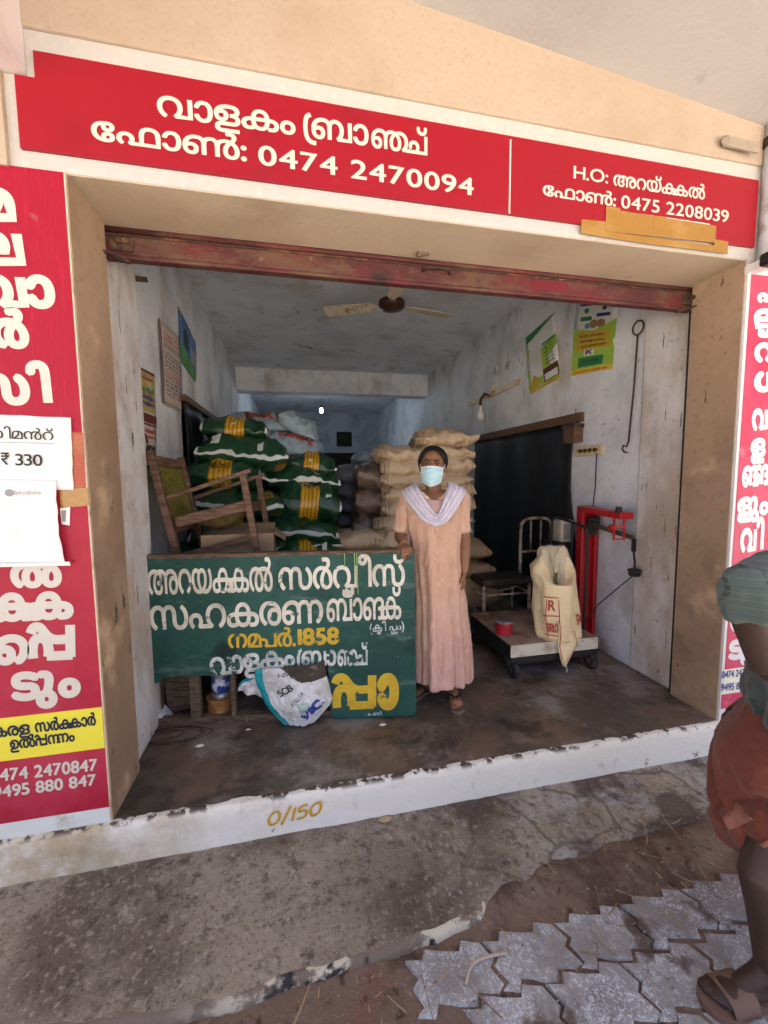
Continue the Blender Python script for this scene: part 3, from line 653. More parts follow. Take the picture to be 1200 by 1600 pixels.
# wall hardware
pw = FAC.hit(1128, 213); K = thing('wall_bracket', (2.9, -.02, 2.97), 'rusty flat bracket sticking out of the peach wall by the pipe', 'bracket')
mb = MB(); mb.beam(ony(1130, 220, -.03), ony(1186, 232, -.05), .012, .045); mb.cyl(ony(1134, 219, -.045), ony(1134, 219, -.012), .018, n=14); mb.build('bar', mat('grey_rust', (.33, .28, .22), [((.18, .12, .08), 20, .5, .7)], rough=.8, bump=.4), K, bevel=.003)
K = thing('drain_pipe', (3.1, -.06, 2.4), 'grey drain pipe running up the corner right of the header sign', 'pipe')
mb = MB(); mb.cyl((3.077, -.035, 2.44), (3.077, -.035, 3.2), .028); mb.build('pipe', mat('pipe_grey', (.42, .42, .44), [((.25, .23, .21), 8, .55, .75)], rough=.6), K, smooth=True)
mb = MB(); mb.cyl((3.077, -.035, 2.955), (3.077, -.035, 3.0), .034); mb.build('pipe_clamp', m_rust, K, smooth=True)
K = thing('security_camera', (3.2, -.1, 2.36), 'small black camera head mounted above the right hand sign', 'camera')
c = ony(1199, 406, -.10)
mb = MB(); mb.box(c+V((-.028, -.05, -.03)), c+V((.10, .02, .03))); mb.build('body', mat('black_plastic', (.012, .012, .014), rough=.35), K, bevel=.012)
MB().box(c+V((-.018, -.053, -.018)), c+V((.03, -.0495, .018))).build('lens', mat('lens_grey', (.2, .2, .21), rough=.2), K, bevel=.004)
MB().box(c+V((.0, .015, -.02)), c+V((.06, .105, .02))).build('mount', m_lwhite, K, bevel=.004)

# number painted on the step
tag(lettering('painted_number', '{0}{/}{1}{5}{0}', lambda u, v, d: V((.60+u+v*.2, -.047-d, -.108+v+u*.05)), .225, .062, mat('ochre_paint', (.62, .32, .012), [((.5, .3, .05), 30, .5, .7), ((.66, .6, .5), 40, .62, .68)], rough=.8), None, .008, .09, xh=.7),
    'ochre numerals brushed on the white face of the step', 'painted number')

# ================================================================== ROOM FITTINGS
m_cream_e = mat('dusty_cream', (.70, .60, .43), [((.28, .2, .12), 9, .5, .68), ((.08, .06, .04), 22, .62, .7)], rough=.7)
m_brn = mat('brown_enamel', (.055, .022, .014), [((.16, .10, .06), 9, .55, .75)], rough=.35)
fc = ony(612, 476, 1.9); fz = fc.z
F = thing('ceiling_fan', (fc.x, fc.y, ZC), 'old brown ceiling fan with three dusty cream blades', 'ceiling fan')
MB().lathe((fc.x, fc.y, fz), [(.0, -.05), (.05, -.048), (.10, -.035), (.118, -.005), (.112, .03), (.07, .05), (.03, .06), (.02, .10)], 28).build('motor', m_brn, F, smooth=True)
mb = MB(); mb.cyl((fc.x, fc.y, fz+.09), (fc.x, fc.y, ZC-.03), .012); mb.lathe((fc.x, fc.y, ZC-.07), [(.02, 0), (.055, .02), (.06, .069)]); mb.build('down_rod', m_brn, F, smooth=True)
for tip in ((500, 487), (694, 496), (628, 380)):
    # find the blade heading whose tip lies nearest the surveyed tip
    best = min(range(0, 360, 2), key=lambda a: (lambda d: abs(((d.dot(RGT)/d.dot(FWD))*FPX+600-tip[0]))+abs((800-(d.dot(UPV)/d.dot(FWD))*FPX)-tip[1]))(V((fc.x+.55*cos(radians(a)), fc.y+.55*sin(radians(a)), fz-.01))-CAM_LOC))
    a = radians(best); M = Matrix.Translation((fc.x, fc.y, fz-.005)) @ Matrix.Rotation(a, 4, 'Z') @ Matrix.Rotation(radians(9), 4, 'X')
    mb = MB()
    mb.box((.09, -.02, -.003), (.2, .02, .003), M=M)
    out = [(.15, -.035), (.19, -.06), (.40, -.074), (.60, -.078), (.615, -.06), (.615, .06), (.60, .074), (.4, .07), (.19, .055), (.15, .03)]
    mb.prism(out, lambda u, v: M @ V((u, v, .004-.02*v*v*8)), lambda u, v: M @ V((u, v, -.002-.02*v*v*8)))
    mb.build('blade', m_cream_e, F)
# lit bulb in the back room
bc = ony(502, 642, 6.6)
Bu = thing('light_bulb', (bc.x, bc.y, ZC), 'glowing bare bulb hanging from the ceiling of the back room', 'light bulb')
m_lit = mat('lit_glass', (.9, .95, 1), rough=.3, emit=((.8, .92, 1), 12))
MB().lathe(bc, [(.0, -.04), (.022, -.034), (.034, -.012), (.034, .008), (.026, .032), (.02, .055)], 20).build('bulb', m_lit, Bu, smooth=True)
mb = MB(); mb.cyl(bc+V((0, 0, .05)), bc+V((0, 0, .11)), .024); mb.cyl(bc+V((0, 0, .11)), (bc.x, bc.y, ZC-.02), .004, n=8); mb.cyl((bc.x, bc.y, ZC-.025), (bc.x, bc.y, ZC), .04); mb.build('holder', m_brn, Bu)
pl = bpy.data.lights.new('bulb_glow', 'POINT'); pl.energy = 2.2; pl.color = (.72, .86, 1); pl.shadow_soft_size = .06
po = bpy.data.objects.new('bulb_glow', pl); COL.objects.link(po); po.parent = Bu; po.location = bc-V((0, 0, .08))-V(Bu.location)

# lamp batten with dead bulb on the right wall
RW = Plane((XR, 0, 0), (0, -1, 0), (0, 0, 1))
def rw(px, py, off=0): p = onx(px, py, XR-off); return p
Lb = thing('wall_lamp', (XR, 2.7, 2.35), 'cream lamp batten with an unlit bulb on the right wall', 'lamp')
a, b = rw(733, 632, .02), rw(814, 595, .02)
MB().beam(a, b, .03, .055).build('batten', m_cream_e, Lb, bevel=.004)
mm = rw(762, 618, .05)
mb = MB(); mb.tube([mm+V((.02, 0, .0)), mm+V((-.04, 0, .02)), mm+V((-.09, 0, -.05)), mm+V((-.09, 0, -.12))], .016, 10); mb.build('holder', m_brn, Lb, smooth=True)
MB().lathe(mm+V((-.09, 0, -.24)), [(.0, -.06), (.03, -.052), (.047, -.02), (.045, .01), (.02, .07), (.02, .12)], 18).build('bulb', mat('white_glass', (.62, .62, .6), rough=.25), Lb, smooth=True)
mb = MB(); mb.beam(rw(768, 615, .015), rw(772, 598, .015), .02, .05, (0, 1, 0)); mb.build('riser', m_cream_e, Lb)
for k, (px, py) in enumerate(((775, 580), (794, 571))):
    c = rw(px, py, .012); K = thing('wall_rosette', c, 'round cable rosette %s the posters on the right wall' % ('nearer the lamp batten left of' if k == 0 else 'next to'), 'rosette', None)
    MB().cyl(c+V((.011, 0, 0)), c-V((.012, 0, 0)), .045, .038, 18).build('cover', mat('grey_disc', (.35, .34, .33), rough=.7), K, smooth=False)
# posters on the right wall
m_pgreen = mat('poster_green', (.30, .48, .06), [((.36, .52, .12), 3, .5, .7)], rough=.6); m_dgreen = mat('deep_green', (.03, .19, .06), rough=.6); m_pw = mat('poster_white', (.66, .68, .64), [((.58, .6, .58), 4, .5, .7)], rough=.6)
m_mus = mat('mustard', (.48, .34, .03), rough=.6); m_choc = mat('chocolate', (.09, .03, .025), rough=.6); m_nav2 = mat('navy_print', (.03, .04, .17), rough=.6); m_pyel = mat('poster_yellow', (.66, .50, .06), rough=.6); m_redink = mat('red_ink', (.45, .05, .03), rough=.6); m_brwn = mat('brown_print', (.28, .17, .06), rough=.6)
class Quad:
    def __init__(s, pts, x, sgn): s.P = [onx(px, py, x) for px, py in pts]; s.n = V((sgn, 0, 0))
    def at(s, u, v, d=0):                                      # u right, v up
        a = s.P[3]*(1-u)+s.P[2]*u; b = s.P[0]*(1-u)+s.P[1]*u
        return a*(1-v)+b*v+s.n*(d+.012*sin(v*pi)*.6)
def qpoly(q, name, pts, m, parent, d):
    return MB().prism(pts, lambda u, v: q.at(u, v, d-.0006), lambda u, v: q.at(u, v, d)).build(name, m, parent)
def qrect(q, name, u0, v0, u1, v1, m, parent, d): return qpoly(q, name, [(u0, v0), (u1, v0), (u1, (v0+v1)/2), (u1, v1), (u0, v1), (u0, (v0+v1)/2)], m, parent, d)
def qtext(q, name, t, u0, v0, w, h, m, parent, d, bold=.02): return lettering(name, t, lambda u, v, dd: q.at(u0+u, v0+v, d+dd), w, h, m, parent, bold)
def qbase(q, name, m, parent):
    mb = MB(); mb.grid(8, 14, lambda u, v: q.at(u, v, .003)); return mb.build(name, m, parent, smooth=True, solid=.001)
P1 = thing('poster', (XR, 1.75, 2.1), 'green and white poster with a blank white panel, nearer the lamp batten', 'poster')
q = Quad([(822, 528), (868, 487), (877, 590), (829, 617)], XR-.004, -1)
qbase(q, 'sheet', m_pw, P1)
qpoly(q, 'green_field', [(0, 0), (1, 0), (1, .68), (.5, .62), (.5, .2), (0, .18)], m_pgreen, P1, .006)
qpoly(q, 'green_swoosh', [(0, .86), (.25, .88), (1, 1), (0, 1)], m_dgreen, P1, .0055); qpoly(q, 'green_field', [(0, .18), (.08, .2), (.08, .76), (0, .74)], m_pgreen, P1, .0058)
qrect(q, 'dark_block', .52, .07, .98, .27, m_choc, P1, .008); qpoly(q, 'mustard_diamond', [(.04, .14), (.22, .03), (.42, .15), (.22, .27)], m_mus, P1, .008); qrect(q, 'yellow_foot', 0, 0, 1, .045, m_pyel, P1, .007)
qrect(q, 'photo_strip', .56, .08, .95, .18, m_pw, P1, .009)
for k in range(6): qtext(q, 'print', ['ല ച്ച', 'ക റ', 'മ പ', 'വ ന', 'ക ട', 'ല'][k], .62, .60-.055*k, .26, .022, m_ink, P1, .008, .03)
qrect(q, 'print', .55, .645, .95, .675, m_dgreen, P1, .008); qtext(q, 'print', 'വളം സഹകരണം', .05, .012, .85, .016, m_redink, P1, .009)
P2 = thing('poster', (XR, 1.0, 2.1), 'larger yellow green poster with a navy heading and mustard block, nearer the pillar', 'poster')
q = Quad([(904, 452), (971, 446), (958, 576), (893, 588)], XR-.004, -1)
qbase(q, 'sheet', m_pw, P2)
qpoly(q, 'green_field', [(0, 0), (1, 0), (1, .62), (.5, .50), (0, .55)], m_pgreen, P2, .006)
qpoly(q, 'green_corner', [(0, .86), (.3, .9), (.3, 1), (0, 1)], m_dgreen, P2, .006); qrect(q, 'navy_heading', .12, .80, .78, .88, m_nav2, P2, .0075)
qrect(q, 'mustard_block', .10, .28, .90, .50, m_mus, P2, .0075); qrect(q, 'yellow_foot', 0, 0, 1, .065, m_pyel, P2, .007); qrect(q, 'green_block', .18, .085, .78, .20, m_dgreen, P2, .0075)
qrect(q, 'name_plate', .32, .215, .56, .285, m_lwhite, P2, .009); qtext(q, 'print', 'SPIC', .35, .228, .18, .04, m_nav2, P2, .0105, .04)
qtext(q, 'print', 'കർഷകർ സഹായം', .16, .822, .55, .03, m_lwhite, P2, .009)
for k, t in enumerate(('മണ്ണ് പരിപാലനം', 'ജൈവ വളം ലഭിക്കും', 'കൃഷി നല്ലതിന് വേണ്ടി')): qtext(q, 'print', t, .18+.03*k, .435-.06*k, .6, .022, m_choc, P2, .009)
qtext(q, 'print', 'ഹരിത കേരളം', .25, .135, .45, .025, m_ink, P2, .009); qtext(q, 'print', 'സഹകരണ ബാങ്ക് വളം', .10, .022, .8, .02, m_redink, P2, .009)
qrect(q, 'green_block', .16, .625, .44, .675, m_dgreen, P2, .0075); qrect(q, 'navy_block', .55, .66, .86, .70, m_nav2, P2, .0075)
for (u, v, r, mm_) in ((.3, .74, .06, m_dgreen), (.72, .755, .05, m_nav2), (.35, .565, .07, mat('print_teal', (.1, .3, .35), rough=.6)), (.5, .58, .1, m_brwn), (.67, .58, .1, m_brwn)):
    qpoly(q, 'picture', [(u+r*cos(k*pi/5), v+r*.5*sin(k*pi/5)) for k in range(10)], mm_, P2, .0078+.0004*(u > .6))
# shutter hook rods
K = thing('hook_rod', onx(997, 500, XR-.03), 'thin rusty shutter rod with a ring on top hanging on the right wall', 'rod')
mb = MB(); t0 = rw(997, 512, .03); r_ = .045
mb.tube([t0+V((0, r_*cos(a), r_*sin(a))) for a in [k*2*pi/20 for k in range(21)]], .0055, 8, cap=False)
mb.tube([t0+V((0, 0, -r_)), rw(990, 610, .025), rw(982, 690, .025), rw(979, 698, .03), rw(974, 696, .03), rw(972, 702, .03), rw(976, 707, .03), rw(980, 707, .03)], .006, 8); mb.build('rod', m_rust, K, smooth=True)
K = thing('hook_rod', onx(215, 690, XL+.05), 'thin dark shutter rod with a ring at its lower end hanging on the left wall', 'rod')
lw = lambda px, py, off=.04: onx(px, py, XL+off)
mb = MB(); mb.tube([lw(199, 437), lw(202, 470), lw(206, 530), lw(212, 580), lw(217, 650), lw(220, 676)], .007, 8)
c = lw(225, 692); mb.tube([c+V((0, .055*cos(a), .055*sin(a))) for a in [k*2*pi/20 for k in range(19)]], .006, 8); mb.build('rod', m_rust, K, smooth=True)
mb = MB(); mb.beam(lw(199, 434, .02), lw(228, 437, .02), .02, .03); tag(mb.build('wall_peg', m_wood, origin=lw(215, 436, .02)), 'short wooden peg strip above the rod on the left wall', 'peg')
# meter box and switch board with its wire
K = thing('meter_box', rw(905, 694), 'small dark brown wooden meter box above the switch board', 'box')
a, b = rw(894, 693, 0), rw(915, 661, 0)
MB().box((XR-.09, b.y+.02, a.z), (XR-.001, a.y, b.z)).build('case', m_wood, K, bevel=.006)
MB().box((XR-.10, b.y+.01, b.z-.035), (XR-.001, a.y+.01, b.z-.002)).build('lid', m_brn, K, bevel=.004); MB().cyl((XR-.05, (a.y+b.y)/2, b.z), (XR-.05, (a.y+b.y)/2, b.z+.03), .02).build('cable_gland', m_brn, K)
K = thing('switch_board', rw(922, 704), 'cream wooden switch board with worn brown face beside the meter box', 'switch board')
a, b = rw(902, 714, 0), rw(945, 693, 0)
MB().box((XR-.03, b.y, a.z+.005), (XR-.001, a.y, b.z-.005)).build('board', mat('switch_cream', (.62, .52, .30), [((.4, .3, .15), 12, .55, .7)], rough=.6), K, bevel=.004)
MB().box((XR-.033, b.y+.03, a.z+.035), (XR-.0295, a.y-.03, b.z-.03)).build('face_plate', mat('worn_brown', (.30, .16, .06), [((.55, .42, .22), 14, .45, .62)], rough=.6), K)
for k in range(4): MB().cyl((XR-.045, b.y+.06+.055*k, (a.z+b.z)/2), (XR-.032, b.y+.06+.055*k, (a.z+b.z)/2), .016, n=14).build('switch', m_brn, K)
mb = MB(); mb.tube(cr([tuple(rw(932, 708, .035)), tuple(rw(931, 735, .02)), tuple(rw(930, 760, .02)), tuple(rw(927, 790, .02)), tuple(rw(927, 840, .02))], 5), .004, 6)
tag(mb.build('electric_wire', m_black_and_shade, smooth=True), 'black wire hanging down the wall from the switch board', 'wire')
# left wall: two calendars and a poster
m_calp = mat('calendar_paper', (.50, .44, .38), [((.40, .34, .29), 6, .5, .7)], rough=.8)
m_calf = mat('calendar_edge', (.13, .035, .03), rough=.6)
K = thing('calendar', onx(265, 570, XL), 'tall calendar sheet with red heading and date grid on the left wall', 'calendar')
q = Quad([(247, 497), (279, 526), (285, 645), (254, 630)], XL+.012, 1)
qbase(q, 'sheet', m_calp, K); qrect(q, 'edge', 0, 0, .05, 1, m_calf, K, .006)
qrect(q, 'print', .06, .02, .98, .03, m_calf, K, .006)
for k, (t, v, h, mm_) in enumerate((('സഹകരണ ബാങ്ക്', .86, .022, m_redink), ('കലണ്ടർ സമയം', .80, .022, m_redink), ('വളം വിതരണം നടത്തും', .745, .012, m_ink), ('1 2 3 4 5 6 7', .62, .022, m_ink), ('8 9 10 11 12 13', .57, .02, m_ink), ('14 15 16 17 18', .52, .02, m_ink), ('19 20 21 22 23', .47, .02, m_ink), ('24 25 26 27 28', .42, .02, m_redink), ('വായ്പ പലിശ', .34, .02, m_redink), ('12 34 56 78', .28, .018, m_ink), ('9 10 11 12', .23, .018, m_ink), ('23 24 25', .18, .018, m_ink), ('30 31', .13, .018, m_redink))):
    qtext(q, 'print', t, .14, v, .78, h, mm_, K, .006, .03)
qrect(q, 'print', .1, .715, .95, .725, m_ink, K, .006); qrect(q, 'print', .1, .385, .95, .393, m_redink, K, .006)
K = thing('poster', onx(292, 535, XL), 'blue and green landscape poster behind the calendar on the left wall', 'poster')
q = Quad([(278, 478), (305, 535), (305, 596), (281, 563)], XL+.006, 1)
qbase(q, 'sheet', mat('print_blue', (.07, .17, .36), [((.25, .38, .55), 5, .5, .7)], rough=.7), K); qpoly(q, 'green_field', [(0, 0), (1, 0), (1, .2), (.5, .28), (0, .34)], mat('field_green', (.05, .22, .05), [((.15, .3, .1), 8, .5, .7)], rough=.7), K, .006)
qpoly(q, 'picture', [(.2, .4), (.5, .38), (.42, .55), (.5, .72), (.3, .8), (.18, .62)], m_ink, K, .006); qrect(q, 'print', .6, .3, .95, .62, m_grey, K, .006); qpoly(q, 'yellow_corner', [(0, .94), (.25, .96), (.1, 1), (0, 1)], m_pyel, K, .006)
K = thing('calendar', onx(225, 660, XL), 'yellow and maroon picture calendar hanging behind the rod by the left pillar', 'calendar')
q = Quad([(204, 566), (240, 585), (243, 752), (207, 748)], XL+.008, 1)
qbase(q, 'sheet', m_calp, K); qrect(q, 'top_edge', 0, .975, 1, 1, m_calf, K, .006); qrect(q, 'yellow_picture', .02, .62, .95, .97, mat('old_yellow', (.42, .34, .10), [((.3, .16, .06), 9, .5, .65), ((.5, .45, .3), 16, .55, .7)], rough=.7), K, .0055)
qrect(q, 'maroon_band', 0, .52, 1, .60, m_calf, K, .006); qrect(q, 'maroon_band', 0, .495, 1, .512, m_calf, K, .006)
for k, (t, v, h, mm_) in enumerate((('സഹകരണ', .91, .022, m_redink), ('ബാങ്ക്', .80, .03, m_dgreen), ('കേരളം', .735, .025, m_nav2), ('വളം', .68, .025, m_nav2), ('അറക്കൽ', .43, .03, m_redink), ('സഹകരണം', .38, .02, m_redink), ('Ph-1858', .27, .04, m_ink), ('2020-21', .18, .025, m_redink), ('വാളകം', .11, .02, m_ink))): qtext(q, 'print', t, .2, v, .7, h, mm_, K, .0075, .04)
qrect(q, 'maroon_band', 0, 0, .3, .08, m_calf, K, .006)
# black tarpaulins hanging in the two doorways
m_tarp = mat('black_tarpaulin', (.012, .012, .012), [((.03, .028, .026), 4, .5, .75)], rough=.55, bump=.2, bscale=8, spec=.25)
mb = MB()
mb.grid(40, 24, lambda u, v: V((XR-.015-.03*sin(u*22)*(.3+v*.7)-.02*noise.noise(V((u*5, v*3, 1))), DR[0]-.06+.05*sin(v*7)*(1 if u < .1 else 0)+(DR[1]-DR[0]+.08)*u, DR[2]-.0-1.78*v)), uv=False)
K = thing('tarpaulin_curtain', (XR, 2.2, 1.8), 'black plastic sheet hanging under the wooden lintel in the right doorway', 'curtain'); mb.build('sheet', m_tarp, K, smooth=True, solid=.003)
mb = MB()
mb.grid(34, 24, lambda u, v: V((XL+.03+.03*sin(u*19)*(.3+v*.7)+.03*noise.noise(V((u*5, v*3, 4)))+.05*v, DL[0]-.06+(DL[1]-DL[0]+.1)*u, DL[2]+.02-1.96*v)), uv=False)
K = thing('tarpaulin_curtain', (XL, 2.6, 1.98), 'dark plastic sheet hanging in the left doorway behind the green sacks', 'curtain'); mb.build('sheet', m_tarp, K, smooth=True, solid=.003)
MB().box((XL+.001, DL[0]-.08, DL[2]+.0), (XL+.06, DL[1]+.06, DL[2]+.05)).build('top_batten', m_wood, K, bevel=.004)

# ================================================================== SACKS
class Sack:
    """filled woven sack: length along local x, pinched at the two ends"""
    def __init__(s, c, L, W, T, rz=0, ry=0, rx=0, seed=1, e=1.7, crease=1.2, sag=.0, pinch=.5):
        s.L, s.W, s.T, s.seed, s.e, s.cr, s.sag, s.pinch = L, W, T, seed, e, crease, sag, pinch
        s.M = Matrix.Translation(V(c)) @ Matrix.Rotation(rz, 4, 'Z') @ Matrix.Rotation(ry, 4, 'Y') @ Matrix.Rotation(rx, 4, 'X'); s.c = V(c)
    def loc(s, u, v, off=0):
        t = 2*u-1; a = 2*pi*v; at = abs(t)
        w = s.W/2*(1-.10*at**4+.02*sin(3*t+s.seed))
        h = s.T/2*max(0, 1-at**3.0)**s.pinch*(1+.05*sin(5*t+s.seed*2))+.004
        ca, sa = cos(a), sin(a); k = 2/s.e
        y = w*copysign(abs(ca)**(k if s.e > 2 else 1), ca); z = h*copysign(abs(sa)**(k), sa)
        if sa < 0: z *= .82
        x = s.L/2*t*(1-.03*(1-abs(ca))*at**2)
        n1 = noise.noise(V((x*5+s.seed*3.1, y*6, z*6+s.seed)))
        n2 = noise.noise(V((x*3+s.seed, y*26, s.seed*2.+copysign(1, z))))*at**3
        n3 = noise.noise(V((x*17+s.seed*1.7, y*15, z*15)))+.8*(1-abs(noise.noise(V((x*9+y*7+s.seed, y*9-x*5, s.seed*1.3)))*2.2)) - .4
        d = (.017*n1+.030*n2+.011*n3)*s.cr
        z += d*(1 if z > 0 else .6)*(1-.4*at**8); y += .008*n1*s.cr; x += .006*n3
        z -= s.sag*t*t
        q = V((x, y, z))
        if off:
            q += V((0, y*.3/s.W, z/s.T+.2*(1 if z > 0 else -1))).normalized()*off
        return q
    def at(s, u, v, off=0): return s.M @ s.loc(u, v, off)
    def build(s, name, m, label, group, cat='sack', nu=44, nv=40, mat2=None):
        mb = MB(); mb.grid(nu, nv, lambda u, v: s.at(u, v))
        bmesh.ops.remove_doubles(mb.bm, verts=mb.bm.verts, dist=.0008)
        o = mb.build(name, m, origin=s.c, smooth=True); tag(o, label, cat, group); return o
GRN, GRN2, YEL, YEL2 = (.011, .062, .022), (.007, .036, .014), (.72, .40, .012), (.40, .20, .006)
m_gband = uvmat('green_banded_sack', GRN, [('u', .36, .64, YEL, {'stripe': 17, 'col2': YEL2}), ('u', .0, .018, (.6, .6, .55)), ('u', .982, 1, (.6, .6, .55))], rough=.3, noise_col=GRN2, bump=.75, spec=.6)
m_gstr = uvmat('green_striped_sack', GRN, [('v', .47, .525, (.60, .62, .56)), ('v', .975, 1.0, (.60, .62, .56)), ('v', .0, .02, (.60, .62, .56)), ('u', .86, .98, YEL2, {'and': ('v', .62, .72)}), ('u', 0, .015, (.6, .6, .55))], rough=.3, noise_col=GRN2, bump=.75, spec=.6)
m_blue_s = uvmat('grey_blue_sack', (.34, .44, .51), [('u', .2, .86, (.42, .09, .045), {'and': ('v', .70, .82)}), ('u', 0, .02, (.5, .5, .5))], rough=.5, noise_col=(.24, .30, .34), bump=.6)
BEI = (.46, .34, .19)
m_bei = uvmat('beige_sack', (.68, .52, .335), [('u', .055, .063, (.14, .05, .02)), ('u', .937, .945, (.14, .05, .02)), ('u', .12, .126, (.2, .09, .04)), ('v', .648, .655, (.16, .06, .03)), ('v', .845, .852, (.16, .06, .03)), ('u', .30, .70, (.30, .20, .10), {'and': ('v', .73, .77)})], rough=.75, noise_col=(.46, .32, .18), bump=.8, spec=.2)
m_bei2 = uvmat('brown_paper_sack', (.36, .25, .14), [('u', .08, .09, (.10, .05, .03)), ('u', .91, .92, (.10, .05, .03)), ('v', .65, .66, (.10, .05, .03))], rough=.8, noise_col=(.26, .17, .09), bump=.35, spec=.2)
m_dark_s = mat('grimy_sack', (.15, .15, .155), [((.08, .078, .08), 4, .4, .65), ((.22, .21, .20), 12, .62, .72)], rough=.6, bump=.5, bscale=20)
m_wrap = mat('brown_plastic_wrap', (.17, .115, .075), [((.07, .05, .034), 5, .4, .62), ((.22, .17, .12), 9, .6, .7)], rough=.35, bump=.7, bscale=14, spec=.5)
def sackbox(x0, y0, x1, y1, Y, D, m, name, label, group, rz=0, ry=0, rx=0, seed=1, k=1.0, **kw):
    """sack whose front silhouette spans surveyed pixels at depth Y; D is its depth back from there"""
    a, b = ony(x0, (y0+y1)/2, Y), ony(x1, (y0+y1)/2, Y); t, bt = ony((x0+x1)/2, y0, Y+D*.35), ony((x0+x1)/2, y1, Y)
    c = (a+b)/2; c.z = (t.z+bt.z)/2; c.y = Y+D/2
    s = Sack(c, (b-a).length*1.02, D, (t.z-bt.z)*k, rz, ry, rx, seed, **kw)
    return s, s.build(name, m, label, group)
GG = 'green fertiliser sacks piled at the left'
gl = [
 (313, 655, 416, 693, 1.95, .42, m_gband, 'green sack with yellow band, topmost of the left pile under the blue grey sacks', 0, 4, 0, 11),
 (303, 685, 449, 739, 1.72, .46, m_gstr, 'long green sack with white seam, second from top of the left pile', 0, 4, 0, 12),
 (279, 719, 404, 771, 1.62, .46, m_gband, 'green sack with wide yellow band just above the chair arm', 0, 2, 0, 13),
 (286, 766, 442, 817, 1.58, .48, m_gstr, 'green sack with white seam behind the seat of the wooden chair', 0, 4, 0, 14),
 (292, 815, 420, 866, 1.50, .48, m_gband, 'green banded sack low behind the cardboard box', 0, 1, 0, 15),
 (445, 710, 526, 751, 2.10, .40, m_gband, 'small looking green banded sack, topmost of the right column of the green pile', 0, 7, 0, 16),
 (402, 730, 532, 773, 1.95, .45, m_gstr, 'green sack with slanting white seam, second in the right column of the green pile', 0, 7, 0, 17),
 (431, 757, 533, 826, 1.80, .42, m_gband, 'fat green sack with broad yellow band in the middle of the right column', 0, 6, 0, 18),
 (400, 808, 530, 856, 1.72, .46, m_gstr, 'green sack with white seam, lowest but one in the right column above the signboard', 0, 7, 0, 19),
 (430, 843, 530, 892, 1.66, .44, m_gband, 'green banded sack half hidden by the top edge of the signboard', 0, 2, 0, 20),
]
GS = []
for (x0, y0, x1, y1, Y, D, m, lb, rz, ry, rx, sd_) in gl:
    s, o = sackbox(x0, y0, x1, y1, Y, D, m, 'fertiliser_sack', lb, GG, radians(rz), radians(ry), radians(rx), sd_, k=1.10, e=1.75, pinch=.40, crease=2.5); GS.append((s, o))
m_blk = mat('black_print', (.02, .02, .015), rough=.6); m_wh = mat('white_print', (.66, .68, .62), rough=.6)
def sack_text(s, o, t, u0, v0, du, dv, m, off=.004, bold=.03, name='print', flip=False):
    sg = -1 if not flip else 1
    return lettering(name, t, lambda a, b, d: s.at(u0+a, v0+sg*b, off+d), du, dv, m, o, bold)
def sack_patch(s, o, u0, v0, u1, v1, m, off=.003, name='print'):
    mb = MB(); mb.grid(5, 5, lambda u, v: s.at(u0+(u1-u0)*u, v0+(v1-v0)*v, off), uv=False); return mb.build(name, m, o, smooth=True)
# v: 0.75 is the underside .. so the visible front face (towards -y, above) lies near v = .30-.48
sack_text(*GS[2], 'വളം സഹകരണം', .38, .36, .22, .02, m_blk); sack_text(*GS[2], 'വേപ്പിൻ പിണ്ണാക്ക്', .38, .395, .22, .02, m_blk)
sack_text(*GS[7], 'ജൈവ വളം', .40, .33, .2, .025, m_blk)
for i in (0, 5): sack_patch(*GS[i], .46, .40, .53, .425, m_wh)
sack_patch(*GS[1], .16, .33, .25, .40, m_wh); sack_patch(*GS[1], .66, .34, .72, .43, m_wh, name='leaf_mark'); sack_patch(*GS[3], .72, .30, .88, .40, mat('label_orange', (.5, .26, .04), [((.06, .05, .03), 60, .5, .55)], rough=.6))
sack_patch(*GS[6], .66, .36, .73, .42, m_wh); sack_patch(*GS[7], .74, .38, .82, .44, m_wh, name='round_mark'); sack_patch(*GS[9], .72, .36, .80, .42, m_wh, name='round_mark')
for (s, o) in GS:
    for e_ in (.0, 1.): sack_patch(s, o, e_*.965, .42, e_*.965+.035, .52, m_wh, .004, 'sewn_end')
BG = 'blue grey sacks on top of the green pile'
BS = [sackbox(x0, y0, x1, y1, Y, D, m_blue_s, 'blue_grey_sack', lb, BG, radians(rz), radians(ry), radians(rx), sd_, k=1.1, e=1.6, pinch=.4, crease=2.2) for (x0, y0, x1, y1, Y, D, lb, rz, ry, rx, sd_) in (
 (346, 647, 446, 684, 2.55, .42, 'blue grey sack with a red label lying flat at the very top of the pile', 0, 2, 8, 31),
 (430, 652, 503, 690, 2.50, .40, 'blue grey sack tipped steeply down at the right end of the pile top', 0, 38, 6, 32),
 (411, 682, 507, 718, 2.30, .40, 'blue grey sack with red label sloping down above the right green column', 0, 14, 10, 33),
 (388, 668, 440, 704, 2.42, .42, 'crumpled blue grey sack wedged between the two red labelled sacks', 0, 20, 0, 34),
 (376, 694, 430, 722, 2.30, .40, 'low blue grey sack beside the top green sack', 0, 10, 0, 35),
 (352, 662, 432, 690, 2.62, .42, 'blue grey sack under the flat topmost one at the back of the pile', 4, 4, 0, 36),
 (440, 690, 500, 716, 2.55, .40, 'blue grey sack half hidden behind the sloping red labelled sack', 0, 20, 0, 37))]
sack_text(*BS[0], 'FACTAMFOS', .34, .345, .34, .045, m_blk); sack_text(*BS[2], 'FACTAMFOS', .26, .345, .44, .045, m_blk)
m_orl = mat('faded_red_label', (.42, .085, .04), [((.3, .12, .08), 10, .55, .7)], rough=.55)
sack_patch(*BS[0], .28, .27, .86, .36, m_orl, .002, 'red_label'); sack_patch(*BS[2], .2, .27, .86, .36, m_orl, .002, 'red_label')
